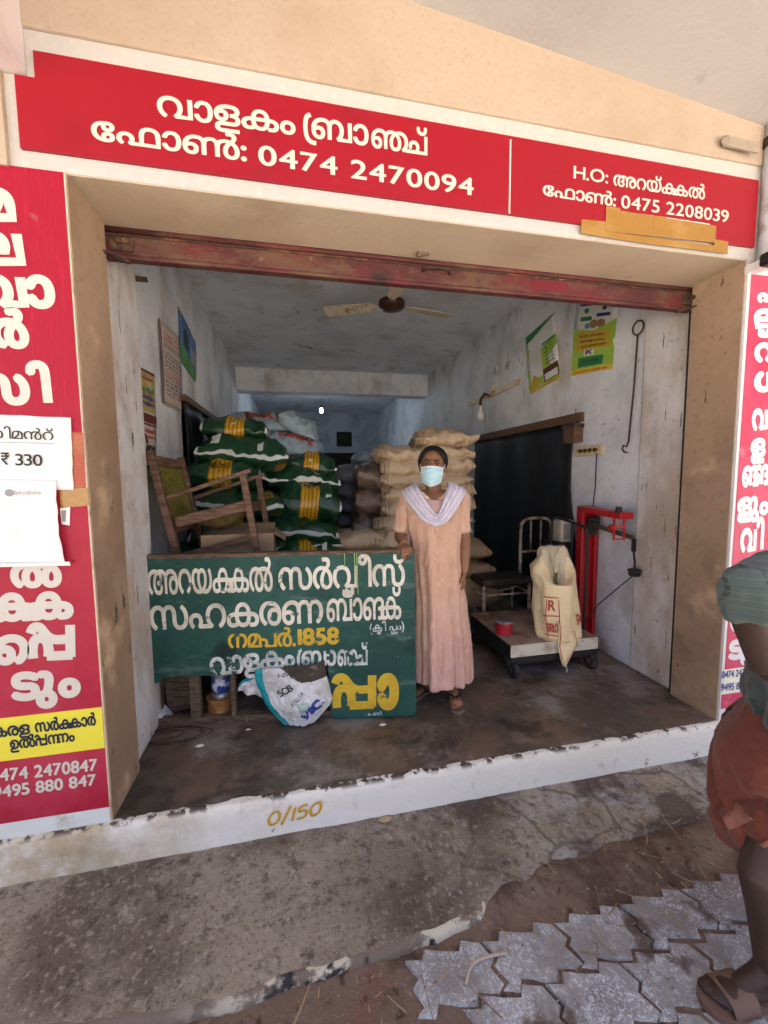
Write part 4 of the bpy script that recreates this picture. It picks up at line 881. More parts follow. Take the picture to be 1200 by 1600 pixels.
# beige stack behind the woman
TG = 'beige sacks stacked behind the woman'
bl = [
 (656, 676, 741, 702, 2.02, .46, 'beige sack with crumpled mouth on the very top of the beige stack', -3, 2),
 (592, 699, 690, 726, 1.92, .5, 'beige sack, topmost of the left hand column of the beige stack', 2, 1),
 (664, 700, 738, 722, 1.95, .5, 'beige sack with a loose ear just under the topmost sack', 0, 0),
 (598, 720, 690, 748, 1.90, .5, 'beige sack level with the woman\'s eyes on her left hand column in view', 0, 0),
 (660, 714, 746, 748, 1.93, .5, 'beige sack with a pointed corner right of the woman\'s mask', 0, -2),
 (596, 738, 690, 766, 1.88, .5, 'beige sack left of the woman\'s mask', 2, 1),
 (664, 742, 742, 768, 1.92, .5, 'flat beige sack just below the pointed corner sack', 0, -4),
 (600, 762, 690, 788, 1.86, .5, 'beige sack touching the woman\'s sleeve at the left', 0, 0),
 (660, 756, 746, 786, 1.90, .5, 'beige sack sticking out above the woman\'s shoulder at the right', 0, -4),
 (600, 782, 694, 814, 1.84, .5, 'beige sack behind the upper part of the left sleeve', 0, 0),
 (664, 776, 745, 806, 1.88, .5, 'beige sack beside the right sleeve, rounded end outward', 0, 0),
 (588, 806, 690, 838, 1.80, .5, 'pale beige sack behind the left sleeve cuff', 0, 3),
 (664, 802, 744, 824, 1.86, .5, 'thin beige sack at the right sleeve cuff', 0, 0),
 (584, 830, 690, 866, 1.76, .5, 'pale beige sack just above the signboard beside the hand', 0, 0),
 (664, 820, 742, 840, 1.84, .5, 'beige sack with drooping end under the right sleeve cuff', 0, 0),
]
for i, (x0, y0, x1, y1, Y, D, lb, rz, ry) in enumerate(bl):
    lb = lb.replace("level with the woman's eyes on her left hand column in view", "level with the woman's eyes in the left hand column")
    s, o = sackbox(x0, y0, x1, y1, Y, D, m_bei, 'beige_sack', lb, TG, radians(rz+random.uniform(-3, 3)), radians(ry), 0, 50+i, k=1.26, e=1.8, pinch=.34, crease=2.6)
    if i == 0:
        mb = MB(); mb.grid(8, 6, lambda u, v: s.at(.93, .25+.5*v, .0)+V((.10*u, -.02*u+.02*noise.noise(V((u*4, v*6, 3))), (v-.5)*.09*u+.03*u)), uv=False); mb.build('open_mouth', m_bei, o, smooth=True, solid=.002)
    if i == 2:
        mb = MB(); mb.grid(6, 6, lambda u, v: s.at(.94, .3+.4*v, .0)+V((.06*u, -.03*u, -.02*u+(v-.5)*.03*u)), uv=False); mb.build('loose_ear', m_bei, o, smooth=True, solid=.002)
PG = 'brown sacks low at the right of the beige stack'
for i, (x0, y0, x1, y1, Y, lb) in enumerate(((668, 846, 771, 882, 1.62, 'brown sack, uppermost of the low pile between the woman and the metal chair'), (668, 878, 776, 908, 1.60, 'brown sack in the middle of the low pile beside the metal chair'), (668, 902, 790, 962, 1.56, 'big brown printed sack on the floor behind the metal chair'))):
    sackbox(x0, y0, x1, y1, Y, .5, m_bei2, 'brown_sack', lb, PG, 0, 0, 0, 80+i, k=1.2, e=2.3, pinch=.28, crease=1.3)
# grimy pile and plastic-wrapped stack further back
DG = 'grimy dark sacks in the gap between the two piles'
for i, (x0, y0, x1, y1, Y, lb) in enumerate(((556, 708, 604, 730, 2.9, 'small pale grey sack on top of the dark sacks at the back'), (526, 730, 574, 762, 2.35, 'pale topped grey sack at the head of the dark pile'), (526, 756, 580, 784, 2.33, 'dark grey sack second in the dark pile'), (528, 780, 582, 806, 2.30, 'dark grey sack third in the dark pile'), (530, 802, 584, 830, 2.28, 'black sack fourth in the dark pile'), (530, 826, 590, 866, 2.25, 'black sack lowest in view in the dark pile'))):
    sackbox(x0, y0, x1, y1, Y, .5, m_blue_s if i < 1 else m_dark_s, 'grey_sack', lb, DG, 0, 0, 0, 90+i, k=1.15, e=2.0, pinch=.32, crease=1.4)
for i, (x0, y0, x1, y1, lb) in enumerate(((560, 728, 606, 770, 'brown plastic wrapped bale at the top left corner of the beige stack'), (556, 764, 606, 808, 'brown plastic wrapped bale in the middle beside the beige stack'), (552, 800, 604, 866, 'dark brown plastic wrapped bale just above the signboard'))):
    sackbox(x0, y0, x1, y1, 1.98, .5, m_wrap, 'wrapped_bale', lb, 'plastic wrapped bales beside the beige stack', 0, 0, 0, 100+i, k=1.1, e=2.6, pinch=.2, crease=2.6)
# the lower, hidden rows that carry the visible piles
for i in range(5):
    z = .10+.17*i
    Sack((.02, 1.78, z), .85, .5, .19, 0, 0, 0, 200+i, 2.2).build('fertiliser_sack', m_gstr, 'green sack buried low in the left pile behind the signboard', GG)
    Sack((.72, 1.98, z), .85, .5, .19, 0, 0, 0, 210+i, 2.2).build('fertiliser_sack', m_gstr, 'green sack buried low in the right column behind the signboard', GG)
    if i < 5: Sack((1.42, 2.06, z), .86, .5, .19, 0, 0, 0, 220+i, 2.2).build('beige_sack', m_bei, 'beige sack buried low in the stack behind the woman', TG)
for i in range(9): Sack((.45, 2.72, .1+.155*i), 1.1, .6, .18, 0, 0, 0, 240+i, 2.2).build('grey_sack', m_dark_s, 'dark sack buried in the back row behind the green pile', DG)

# ================================================================== SIGNBOARD
b0, b1 = onz(225, 1140), onz(650, 1118); eb = (b1-b0).normalized()
BP = Plane(b0, eb, (0, 0, 1)); BLEN = (b1-b0).length
m_green = mat('green_board', (.013, .064, .050), [((.022, .095, .075), 2.5, .42, .66), ((.09, .15, .13), 7, .55, .70, {'st': (.5, 1, 2), 'd': 9}), ((.10, .075, .05), 5, .6, .75, {'g': [('Z', .25, .0)]}), ((.30, .34, .31), 26, .70, .74, {'f': .6}), ((.006, .02, .018), 3, .58, .75)], rough=.55, bump=.3, bscale=50)
m_paintw = mat('brushed_cream', (.74, .71, .60), [((.56, .52, .41), 9, .4, .62), ((.10, .14, .11), 16, .60, .66, {'d': 9, 'f': .9})], rough=.6)
m_paintw2 = mat('chipped_white', (.66, .68, .65), [((.40, .44, .42), 11, .4, .6), ((.03, .08, .065), 14, .555, .60, {'d': 9})], rough=.6)
m_painty = mat('brushed_yellow', (.66, .45, .035), [((.56, .36, .03), 9, .4, .65), ((.08, .10, .04), 16, .63, .68, {'d': 9})], rough=.6)
m_oldw = mat('grey_timber', (.15, .105, .07), [((.08, .055, .037), 14, .4, .6, {'st': (1, 6, 6)}), ((.25, .19, .13), 30, .6, .75)], rough=.85, bump=.5, bscale=40)
SB = thing('green_signboard', tuple(b0), 'torn dark green hand painted signboard with white and yellow letters standing on the floor', 'signboard')
bp = lambda cx, cy: BP.hit(200+cx/2.5, 850+cy/2.5)
outl = [bp(*p) for p in ((52, 56), (300, 50), (700, 41), (1118, 30), (1121, 350), (1126, 655), (1112, 668), (980, 674), (806, 682), (793, 660), (788, 560), (780, 458), (760, 456), (726, 470), (690, 464), (668, 470), (640, 486), (520, 484), (415, 487), (411, 511), (330, 513), (280, 512), (180, 516), (142, 520), (120, 540), (92, 546), (75, 545), (64, 300))]
mb = MB(); mb.prism(outl, lambda u, v: BP.at(u, v, -.006), lambda u, v: BP.at(u, v, .006)); mb.build('panel', m_green, SB)
def bbar(name, p, q, w, d, off, m=m_oldw):
    a, b = BP.at(*bp(*p), off), BP.at(*bp(*q), off); return MB().beam(a, b, d, w, tuple(BP.ev) if abs((b-a).normalized().z) < .7 else tuple(BP.eu)).build(name, m, SB, bevel=.003)
bbar('top_rail', (50, 52), (1120, 27), .022, .045, -.012)
mb = MB(); mb.beam(BP.at(-.02, .022, -.035), BP.at(BLEN, .022, -.035), .045, .044, tuple(BP.ev)); mb.build('bottom_rail', m_oldw, SB, bevel=.003)
for u, w in ((.42/1.5*BLEN*.0+bp(256, 600)[0], .052), (bp(407, 600)[0], .024), (.02, .03), (bp(800, 600)[0], .03), (BLEN-.02, .03)):
    mb = MB(); mb.beam(BP.at(u, .044, -.034), BP.at(u, BP.hit(300, 868)[1]-.02, -.034), .04, w, tuple(BP.eu)); mb.build('upright', m_oldw, SB, bevel=.003)
w_ = lambda t, l, r, h, m, bold=.04, gap=.05, xh=.56: write('lettering', t, BP, (200+l[0]/2.5, 850+l[1]/2.5), (200+r[0]/2.5, 850+r[1]/2.5), h/2.5, m, SB, bold, gap, lift=.0065, xh=xh)
w_('അറയ്{kk}ൽ'.replace('യ്', 'യ'), (83, 195), (566, 180), 92, m_paintw, .018)
w_('സർവ{vv}ീസ്', (592, 178), (1080, 160), 84, m_paintw, .018)
w_('സഹകരണ', (92, 334), (762, 305), 90, m_paintw, .018); w_('ബാ{nk}്', (778, 300), (1066, 288), 84, m_paintw, .018)
w_('(ക{vv}ി പ{ll}ം)', (945, 342), (1078, 332), 26, m_paintw2, .015)
w_('ന{mp}ർ.', (395, 404), (655, 396), 52, m_painty, .022); w_('1858', (668, 392), (822, 386), 62, m_painty, .04, .09, .70)
w_('വാളകം', (328, 512), (652, 474), 66, m_paintw2, .03); w_('{r}ബാ', (664, 474), (812, 470), 56, m_paintw2, .03); w_('{nch}്', (820, 472), (935, 468), 58, m_paintw2, .03)
w_('{pp}', (806, 638), (968, 632), 112, m_painty, .045, xh=.62); w_('ാ', (985, 630), (1047, 626), 108, m_painty, .09)
w_('പം ണി', (925, 668), (990, 666), 10, m_paintw2, .02)
mb = MB()
for k, (cx, l) in enumerate(((845, 55), (893, 160), (884, 120))): 
    mb.tube([BP.at(*bp(cx, 34), .012), BP.at(*bp(cx+2, 34+l*.4), .010), BP.at(*bp(cx+1+k*5, 34+l), .010)], .0022, 6)
tag(mb.build('plastic_string', mat('green_string', (.35, .55, .2), rough=.5), origin=BP.at(*bp(880, 60), .01), smooth=True), 'pale green plastic string tied round the top edge of the signboard', 'string')
# crumpled white sack pushed through the hole
m_wsack = mat('white_woven_sack', (.66, .67, .66), [((.48, .48, .46), 5, .45, .65), ((.30, .27, .23), 9, .62, .75), ((.75, .76, .76), 30, .5, .7)], rough=.6, bump=.35, bscale=26)
m_teal = mat('teal_print', (.01, .30, .33), [((.05, .38, .4), 9, .5, .7)], rough=.55)
m_hole = mat('sack_inside', (.06, .045, .032), [((.16, .13, .10), 12, .55, .7, {'st': (1, 4, 1)})], rough=.8)
WS = thing('white_sack', BP.at(bp(620, 600)[0], .1, .05), 'crumpled white printed sack with a teal border hanging out of the hole in the signboard', 'sack')
Lc = [bp(*p) for p in ((420, 470), (418, 500), (440, 520), (500, 486), (512, 560), (560, 640), (620, 695), (668, 722))]
ledge = cr([bp(498, 486), bp(508, 545), bp(540, 610), bp(600, 678), bp(672, 722)], 6); redge = cr([bp(768, 452), bp(776, 500), bp(792, 560), bp(792, 612), bp(690, 722)], 6)
def wsf(u, v, off=0.):
    k = v*(len(ledge)-1); i = min(int(k), len(ledge)-2); f = k-i
    a = V(ledge[i])*(1-f)+V(ledge[i+1])*f; b = V(redge[i])*(1-f)+V(redge[i+1])*f; q = a*(1-u)+b*u
    d = .012+.058*sin(pi*min(1, max(0, u*.95+.02)))**.8*sin(pi*(.12+.80*v))+.022*noise.noise(V((u*3.2, v*4.2, 7)))+.015*abs(noise.noise(V((u*9, v*6+u*5, 3))))+.008*noise.noise(V((u*20, v*17, 1)))
    d += .02*v
    return BP.at(q.x, max(q.y, .01), d*.95+off)
mb = MB(); mb.grid(46, 46, lambda u, v: wsf(u, v), mi=lambda i, j: 1 if i < 5 else (2 if (j < 13 and i > 16+j) else 0)); mb.build('body', [m_wsack, m_teal, m_hole], WS, smooth=True, solid=.002)
def wflap(u, v):
    a = V(bp(498, 486)); pts = [V(bp(418, 560)), V(bp(430, 500)), V(bp(498, 488))]
    p = V(bp(420, 592))*(1-v)*(1-u)+V(bp(424, 560))*(1-u)*v+V(bp(540, 600))*u*(1-v)+V(bp(506, 492))*u*v
    return BP.at(p.x, p.y, -.045+.05*u+.025*noise.noise(V((u*4, v*4, 9))))
mb = MB(); mb.grid(18, 14, wflap, mi=lambda i, j: 1 if j > 10 else 0); mb.build('folded_flap', [m_wsack, m_teal], WS, smooth=True, solid=.002)
def wtext(t, u0, v0, du, dv, m, ang, bold=.03):
    ca, sa = cos(radians(ang)), sin(radians(ang))
    lettering('print', t, lambda a, b, d: wsf(min(1, max(0, u0+a*ca-b*sa)), min(1, max(0, v0-a*sa-b*ca)), .003+d), du, dv, m, WS, bold, .06, .7)
wtext('SCB', .30, .42, .24, .09, m_ink, 22, .03); wtext('AYALFA', .42, .56, .26, .06, m_ink, 30, .0); wtext('VIC', .50, .84, .40, .14, m_blue, 26, .07); wtext('NS JAI', .34, .16, .34, .06, m_ink, 8, .0)
mb = MB(); mb.grid(6, 6, lambda u, v: wsf(.50+.16*u-.05*v, .52+.16*v+.03*u, .0025), uv=False); mb.build('print', mat('pale_green_print', (.45, .58, .5), [((.2, .35, .28), 60, .5, .6, {'st': (.3, 1, 3)})], rough=.7), WS, smooth=True)
# things behind the board: tin, planks, low table
K = thing('paint_tin', onz(340, 1112).to_tuple(), 'silver tin with a blue label standing in a rusty brown can behind the signboard', 'tin')
c = BP.at(bp(338, 640)[0], 0, -.12)
m_tin = mat('tin_plate', (.42, .44, .46), [((.2, .18, .16), 10, .5, .7)], rough=.3, metal=.8); m_can = mat('rusty_can', (.22, .10, .03), [((.42, .24, .06), 9, .45, .62), ((.06, .03, .015), 12, .6, .7)], rough=.55, bump=.3)
MB().lathe(c, [(.0, .0), (.075, .0), (.078, .004), (.078, .11), (.081, .114), (.078, .118), (.072, .118)], 26).build('lower_can', m_can, K, smooth=False)
MB().lathe(c+V((0, 0, .06)), [(.0, 0), (.050, .0), (.052, .05), (.054, .055), (.050, .06), (.054, .068), (.050, .075), (.050, .20), (.053, .205), (.0, .206)], 26).build('upper_tin', m_tin, K, smooth=False)
MB().lathe(c+V((0, 0, .148)), [(.0515, 0), (.0515, .085)], 26).build('label', mat('tin_label', (.03, .08, .32), [((.6, .62, .65), 18, .56, .6)], rough=.4), K, smooth=True)
for i, (p, m, lb) in enumerate((((84, 690, 150, 560), m_oldw, 'brown plank leaning in the corner behind the signboard'), ((95, 690, 190, 585), mat('pale_plank', (.34, .26, .17), [((.2, .15, .1), 10, .5, .7, {'st': (1, 6, 1)})], rough=.8), 'pale narrow plank leaning in front of the brown plank'), ((78, 680, 120, 640), mat('white_board', (.6, .62, .66), [((.35, .35, .38), 6, .5, .7)], rough=.7), 'small white board on the floor by the left pillar'))):
    d0 = -.16-.05*i if i < 2 else -.08
    a = BP.at(*(V(bp(p[0], p[1]))*V((1, 0)).x if 0 else (bp(p[0], p[1])[0], .012)), d0); b_ = BP.at(bp(p[2], p[3])[0]-.05, .34-.06*i if i < 2 else .12, d0-.08)
    a2 = BP.at(bp(p[0]+85-25*i, p[1])[0], .012, d0); 
    if i < 2: tag(MB().beam(a2, b_, .16 if i == 0 else .05, .02, (0, -1, .2)).build('plank', m, origin=a, bevel=.003), lb, 'plank', 'boards stored behind the signboard')
    else: tag(MB().beam(BP.at(.10, .014, -.075), BP.at(-.02, .15, -.09), .10, .012, (.6, 0, .8)).build('board_offcut', m, origin=a, bevel=.002), lb, 'board', 'boards stored behind the signboard')
# low table hidden behind the board that carries the chair and the carton
tc = V((.34, .98, 0)); TB = thing('low_table', tc, 'rough low wooden table behind the signboard under the broken chair', 'table')
MB().box(tc+V((-.42, -.30, .68)), tc+V((.45, .30, .72))).build('table_top', m_oldw, TB, bevel=.004)
for sx in (-.38, .41):
    for sy in (-.26, .26): MB().box(tc+V((sx-.025, sy-.025, 0)), tc+V((sx+.025, sy+.025, .68))).build('leg', m_oldw, TB, bevel=.003)
MB().box(tc+V((-.36, -.02, .60)), tc+V((.39, .02, .68))).build('apron', m_oldw, TB)
# broken wooden arm chair
m_cw = mat('worn_chair_wood', (.17, .095, .06), [((.09, .048, .03), 10, .4, .6, {'st': (1, 1, 5)}), ((.27, .18, .13), 16, .58, .72)], rough=.65, bump=.35, bscale=60)
m_cane = mat('olive_cane', (.23, .21, .035), [((.12, .10, .02), 90, .45, .55), ((.32, .30, .08), 4, .5, .7)], rough=.6, bump=.4, bscale=120)
YN, YF = .80, 1.22
CH = thing('wooden_armchair', (.3, 1.0, .72), 'broken dark wooden armchair with olive cane back perched behind the signboard', 'chair')
def cp(cx, cy, Y): return ony(180+cx/3.158, 560+cy/3.158, Y)
lz = .722
def bar(name, p, q, w, h, up=(0, 1, 0), m=m_cw): return MB().beam(p, q, w, h, up).build(name, m, CH, bevel=.004)
tN, bN = cp(172, 455, YN), cp(310, 985, YN); tF, bF = cp(285, 545, YF), cp(352, 770, YF)
bN = tN+(bN-tN)*((tN.z-lz)/(tN.z-bN.z))
dF = V((bN.x-tN.x, 0, bN.z-tN.z)); tF2 = V((tN.x+.05, YF, tN.z-.02)); bF2 = tF2+dF
bar('back_post', tN, bN, .038, .05); bar('back_post', tF2, bF2, .038, .05)
k1, k2 = .06, .55
A1, A2 = tN+dF*k1, tN+dF*k2; C1, C2 = tF2+dF*k1, tF2+dF*k2
bar('top_rail', A1, C1, .025, .05, (0, 0, 1)); bar('lower_rail', A2, C2, .025, .05, (0, 0, 1))
nb = (C1-A1).cross(dF).normalized()
mb = MB(); mb.grid(6, 8, lambda u, v: (A1*(1-u)+C1*u)*(1-v)+(A2*(1-u)+C2*u)*v+nb*.012*sin(pi*u)); mb.build('cane_back', m_cane, CH, smooth=True, solid=.006)
for Y, tb in ((YN, tN), (YF, tF2)):
    off = tb-tN
    f0, f1 = cp(628, 560, YN)+off, cp(705, 985, YN)+off; f1 = f0+(f1-f0)*((f0.z-lz)/(f0.z-f1.z))
    bar('front_leg', f0, f1, .038, .045); bar('armrest', cp(258, 690, YN)+off, cp(668, 553, YN)+off, .05, .024, (0, 0, 1))
    bar('seat_rail', cp(300, 808, YN)+off, cp(645, 725, YN)+off, .03, .06, (0, 0, 1)); bar('stretcher', cp(320, 975, YN)+off, cp(690, 880, YN)+off, .025, .03, (0, 0, 1))
s0, s1 = cp(640, 735, YN), cp(640, 735, YN)+(tF2-tN); bar('seat_rail', s0, s1, .03, .06, (0, 0, 1))
a, b = cp(420, 800, YN)+V((0, .02, -.02)), cp(640, 700, YN)+V((0, .02, -.08))
mb = MB(); mb.grid(10, 8, lambda u, v: (cp(330, 800, YN)*(1-u)+cp(640, 730, YN)*u)+(tF2-tN)*(.05+.9*v)+V((0, 0, -.10*sin(pi*u)*sin(pi*v)+.02*noise.noise(V((u*5, v*5, 2)))))); mb.build('torn_seat', mat('torn_cane', (.17, .12, .05), [((.09, .06, .03), 30, .45, .6)], rough=.8, bump=.4), CH, smooth=True, solid=.006)
K = thing('cardboard_box', (.4, .9, .72), 'open brown cardboard box between the legs of the broken chair', 'box')
m_card = mat('cardboard', (.33, .22, .125), [((.26, .17, .09), 4, .5, .7), ((.4, .29, .18), 30, .6, .75, {'st': (1, 1, 5)})], rough=.85)
p0, p1, zt = cp(425, 960, .86), cp(785, 960, .86), cp(600, 868, .86).z
mb = MB(); th = .006; x0, x1, y0, y1 = p0.x, p1.x, .86, 1.12
mb.box((x0, y0, lz), (x1, y0+th, zt)); mb.box((x0, y1-th, lz), (x1, y1, zt)); mb.box((x0, y0+th, lz), (x0+th, y1-th, zt)); mb.box((x1-th, y0+th, lz), (x1, y1-th, zt)); mb.box((x0+th, y0+th, lz), (x1-th, y1-th, lz+th)); mb.build('body', m_card, K)
mb = MB(); mb.beam((x1+.0, (y0+y1)/2, zt), (x1+.07, (y0+y1)/2, zt-.05), y1-y0-.01, .004); mb.build('flap', m_card, K)
mb = MB(); mb.beam(((x0+x1)/2, y1, zt), ((x0+x1)/2, y1+.06, zt+.03), x1-x0-.01, .004); mb.build('flap', m_card, K)
# coil of thin wire and bits of litter on the floor
mb = MB()
cpt = onz(265, 1150, .006); P = []
for k in range(70):
    a = k*.38; r = .10+.035*sin(k*.23); P.append(cpt+V((r*1.5*cos(a)+.05*sin(k*.11), r*.55*sin(a), .003*abs(sin(k*.7))+.001)))
mb.tube(P, .0022, 6)
tag(mb.build('wire_coil', m_rust, origin=cpt, smooth=True), 'loose coil of thin rusty wire on the floor by the left pillar', 'wire')
for i, (px, py, z, sz, lb) in enumerate(((312, 1166, .002, .022, 'tiny white paper scrap on the shop floor by the wire coil'), (598, 1133, .002, .02, 'small white paper scrap on the shop floor in front of the signboard'), (388, 1141, .002, .016, 'thin white scrap at the foot of the signboard'), (602, 1281, -.158, .03, 'dry curled leaf on the concrete below the step'))):
    c = onz(px, py, z); mb = MB(); mb.grid(6, 4, lambda u, v: c+V(((u-.5)*sz*2, (v-.5)*sz*(1.2 if i != 2 else .5)*sin(pi*(.08+.84*u)), .003+.006*sin(pi*v)*sin(pi*u))))
    tag(mb.build('paper_scrap' if i < 3 else 'dry_leaf', m_paper if i < 3 else mat('dry_leaf', (.42, .30, .18), rough=.8), origin=c, smooth=True, solid=.0008), lb, 'litter')
mb = MB()
for k in range(150):
    x = random.uniform(.4, 3.0); y = random.uniform(-.72, -.34) if x > 1.35 else random.uniform(-1.0, -.6); z = -.183 if y < -.58 else -.176
    a = random.uniform(0, pi); l = random.choice((.006, .01, .012, .03, .05)); c = V((x, y, z+random.uniform(0, .006))); d = V((cos(a), sin(a), random.uniform(-.1, .1)))
    mb.tube([c-d*l, c+V((0, 0, .002)), c+d*l+V((0, l*.3, 0))], random.uniform(.0010, .0022), 5)
tag(mb.build('dry_straw', mat('dry_straw', (.38, .27, .16), [((.2, .12, .07), 9, .5, .6)], rough=.85)), 'scattered dry twigs and straw in the dirt', 'litter', kind='stuff')
mb = MB(); P = [onz(*p, -.176) for p in ((896, 1672), (900, 1500))]; P = [onz(px, py, -.18) for px, py in ((728, 1538), (735, 1512), (748, 1500), (770, 1493), (792, 1489))]
mb.tube(cr([tuple(p) for p in P], 5), .005, 7); tag(mb.build('dry_stalk', mat('stalk', (.45, .36, .28), rough=.8), origin=P[2], smooth=True), 'bent pale dry stalk lying on the pavers', 'litter')

# ================================================================== PLATFORM SCALE
m_blk2 = mat('black_iron', (.022, .021, .02), [((.07, .05, .04), 10, .55, .7)], rough=.55, bump=.3); m_scr = mat('scale_red', (.42, .008, .014), [((.28, .01, .012), 5, .5, .7), ((.10, .03, .025), 18, .66, .72)], rough=.35, spec=.5, bump=.1)
m_deck = mat('worn_deck', (.34, .26, .20), [((.20, .10, .065), 5, .45, .65), ((.52, .47, .40), 8, .58, .75)], rough=.7, bump=.3); m_deckw = mat('deck_edge', (.62, .58, .48), [((.42, .33, .22), 10, .5, .7), ((.2, .12, .07), 14, .64, .7)], rough=.7, bump=.3)
PS0 = onz(798, 1062); X0, X1, Y0, Y1, ZD = 2.14, 2.80, .68, 1.34, .235
SC = thing('platform_scale', (2.47, 1.0, 0), 'wheeled platform weighing scale with a red iron column and hanging weight', 'scale')
MB().box((X0, Y0, ZD-.012), (X1, Y1, ZD)).build('deck', m_deck, SC, bevel=.003)
MB().box((X0-.006, Y0-.008, ZD-.085), (X1+.006, Y0, ZD-.002)).build('deck_edge', m_deckw, SC, bevel=.003)
mb = MB(); mb.box((X0+.005, Y0+.005, .10), (X1-.005, Y1-.005, ZD-.013)); mb.box((X0-.01, Y0+.02, .085), (X1+.02, Y0+.06, .13)); mb.box((X0-.01, Y1-.06, .085), (X1+.02, Y1-.02, .13)); mb.build('frame', m_blk2, SC, bevel=.004)
for x in (X0+.03, X1-.03):
    for y in (Y0+.02, Y1-.05):
        w = MB().lathe((x-.02, y, .058), [(.0, 0), (.05, 0), (.058, .006), (.058, .034), (.05, .04), (.0, .04)], 24, ax=(1, 0, 0)).build('wheel', m_blk2, SC)
        MB().lathe((x-.026, y, .058), [(.0, 0), (.016, 0), (.022, .008), (.0, .052)], 14, ax=(1, 0, 0)).build('hub', m_rust, w)
cx, cy = 2.965, 1.02
zt = ony(925, 795, cy).z
mb = MB()
mb.box((cx-.075, cy-.035, .10), (cx-.045, cy+.035, zt-.02)); mb.box((cx+.045, cy-.035, .10), (cx+.075, cy+.035, zt-.02)); mb.box((cx-.045, cy+.0, .10), (cx+.045, cy+.03, zt-.02)); mb.build('column', m_scr, SC, bevel=.005)
MB().box((cx-.07, cy-.03, .08), (cx+.07, cy+.05, .10)).build('column_foot', m_blk2, SC)
e2 = V((2.93, .60, zt-.015)); e1 = V((cx-.02, cy+.04, zt))
MB().beam(e1, e2, .10, .045).build('top_arm', m_scr, SC, bevel=.005)
mb = MB(); mb.cyl(e2+V((-.03, .04, .02)), e2+V((-.03, .04, .06)), .025, .018); mb.build('knob', m_blk2, SC)
bz = zt-.165
mb = MB(); mb.beam((cx-.0, cy-.06, bz+.05), (2.975, .58, bz-.0), .012, .032); mb.build('weigh_beam', mat('beam_iron', (.10, .085, .06), [((.2, .15, .1), 20, .5, .7)], rough=.5, metal=.4), SC, bevel=.002)
mb = MB()
for k in range(9): mb.cyl((cx-.03+.03*(k % 3), cy-.055-.01*(k//3), bz+.02+.035*(k//3)), (cx-.01+.03*(k % 3), cy-.05, bz+.03+.035*(k//3)), .016, n=9)
mb.box((cx-.04, cy-.07, bz-.03), (cx+.03, cy-.036, bz+.10)); mb.build('poise_block', m_blk2, SC, bevel=.003)
mb = MB(); mb.beam(e2+V((-.035, .07, -.02)), e2+V((-.035, .07, -.172)), .012, .012, (0, 1, 0)); mb.beam(e2+V((.01, .03, -.02)), e2+V((.01, .03, -.172)), .012, .012, (0, 1, 0)); mb.beam(e2+V((-.035, .07, -.165)), e2+V((.01, .03, -.165)), .012, .012); mb.beam(e2+V((-.06, .075, -.085)), e2+V((.02, .03, -.07)), .016, .02); mb.cyl(e2+V((-.07, .075, -.085)), e2+V((-.04, .075, -.085)), .017, n=12); mb.build('stirrup', m_scr, SC, bevel=.002)
hp = V((2.975, .58, bz)); hw = ony(994, 893, .58); hw.x = 2.99
mb = MB(); mb.beam(hp+V((0, 0, .0)), hp+V((0, 0, -.09)), .012, .03, (0, 1, 0)); mb.tube([hp+V((0, 0, -.085)), V((hw.x, .58, hw.z+.06)), V((hw.x, .58, hw.z))], .007, 8); mb.build('hanger', m_blk2, SC)
MB().lathe((hw.x, .58, hw.z-.03), [(.0, 0), (.03, .0), (.04, .012), (.033, .018), (.042, .03), (.042, .044), (.02, .052), (.0, .054)], 20).build('hanging_weight', m_blk2, SC, smooth=False)
mb = MB(); mb.tube([V((hw.x, .58, hw.z-.02)), V((2.9, .80, .42)), V((2.80, .90, .16))], .004, 6); mb.build('stay_wire', m_blk2, SC)
mb = MB(); hx = 2.80
mb.tube(cr([(hx, .82, ZD-.1), (hx+.01, .82, .6), (hx+.01, .83, .93), (hx+.01, .86, .985), (hx+.005, .93, 1.0), (hx-.01, 1.14, 1.03), (hx-.01, 1.2, 1.01), (hx-.01, 1.22, .95), (hx-.01, 1.22, .5), (hx-.0, 1.2, ZD-.1)], 6), .011, 10)
mb.tube([(hx+.0, .98, 1.008), (hx, .98, .55), (hx, .90, .42), (hx, .86, ZD-.08)], .008, 8); mb.build('handle', m_blk2, SC, smooth=True)
# open cement bag on the deck
m_bag = mat('cream_woven_bag', (.86, .70, .42), [((.74, .57, .31), 4, .45, .7), ((.76, .63, .40), 9, .55, .75), ((.45, .32, .16), 7, .66, .76)], rough=.6, bump=.35, bscale=40)
m_liner = mat('clear_liner', (.84, .74, .52), rough=.25, alpha=.62, spec=.5, bump=.5, bscale=18); m_redpr = mat('red_print', (.46, .085, .055), [((.5, .2, .12), 20, .6, .7)], rough=.6)
BAG = thing('cream_sack', (2.46, .82, ZD), 'open cream sack with a clear plastic lining leaning on the platform scale deck', 'sack')
def bpx(px, py, Y): return ony(px, py, Y)
rowsb = [  # (left px, right px, y px, centre depth, half depth)
 (845, 905, 1003, .74, .10), (840, 904, 985, .80, .12), (838, 900, 955, .82, .13), (839, 896, 925, .83, .13), (836, 894, 905, .84, .13), (833, 893, 885, .86, .12), (840, 889, 872, .875, .10), (850, 880, 858, .895, .055)]
def bagring(t, inset=0, nz=1.):
    k = t*(len(rowsb)-1); i = min(int(k), len(rowsb)-2); f = k-i; A = [a*(1-f)+b*f for a, b in zip(rowsb[i], rowsb[i+1])]
    l, r = bpx(A[0], A[2], A[3]), bpx(A[1], A[2], A[3]); return (l+r)/2, (r-l).length/2-inset, A[4]-inset
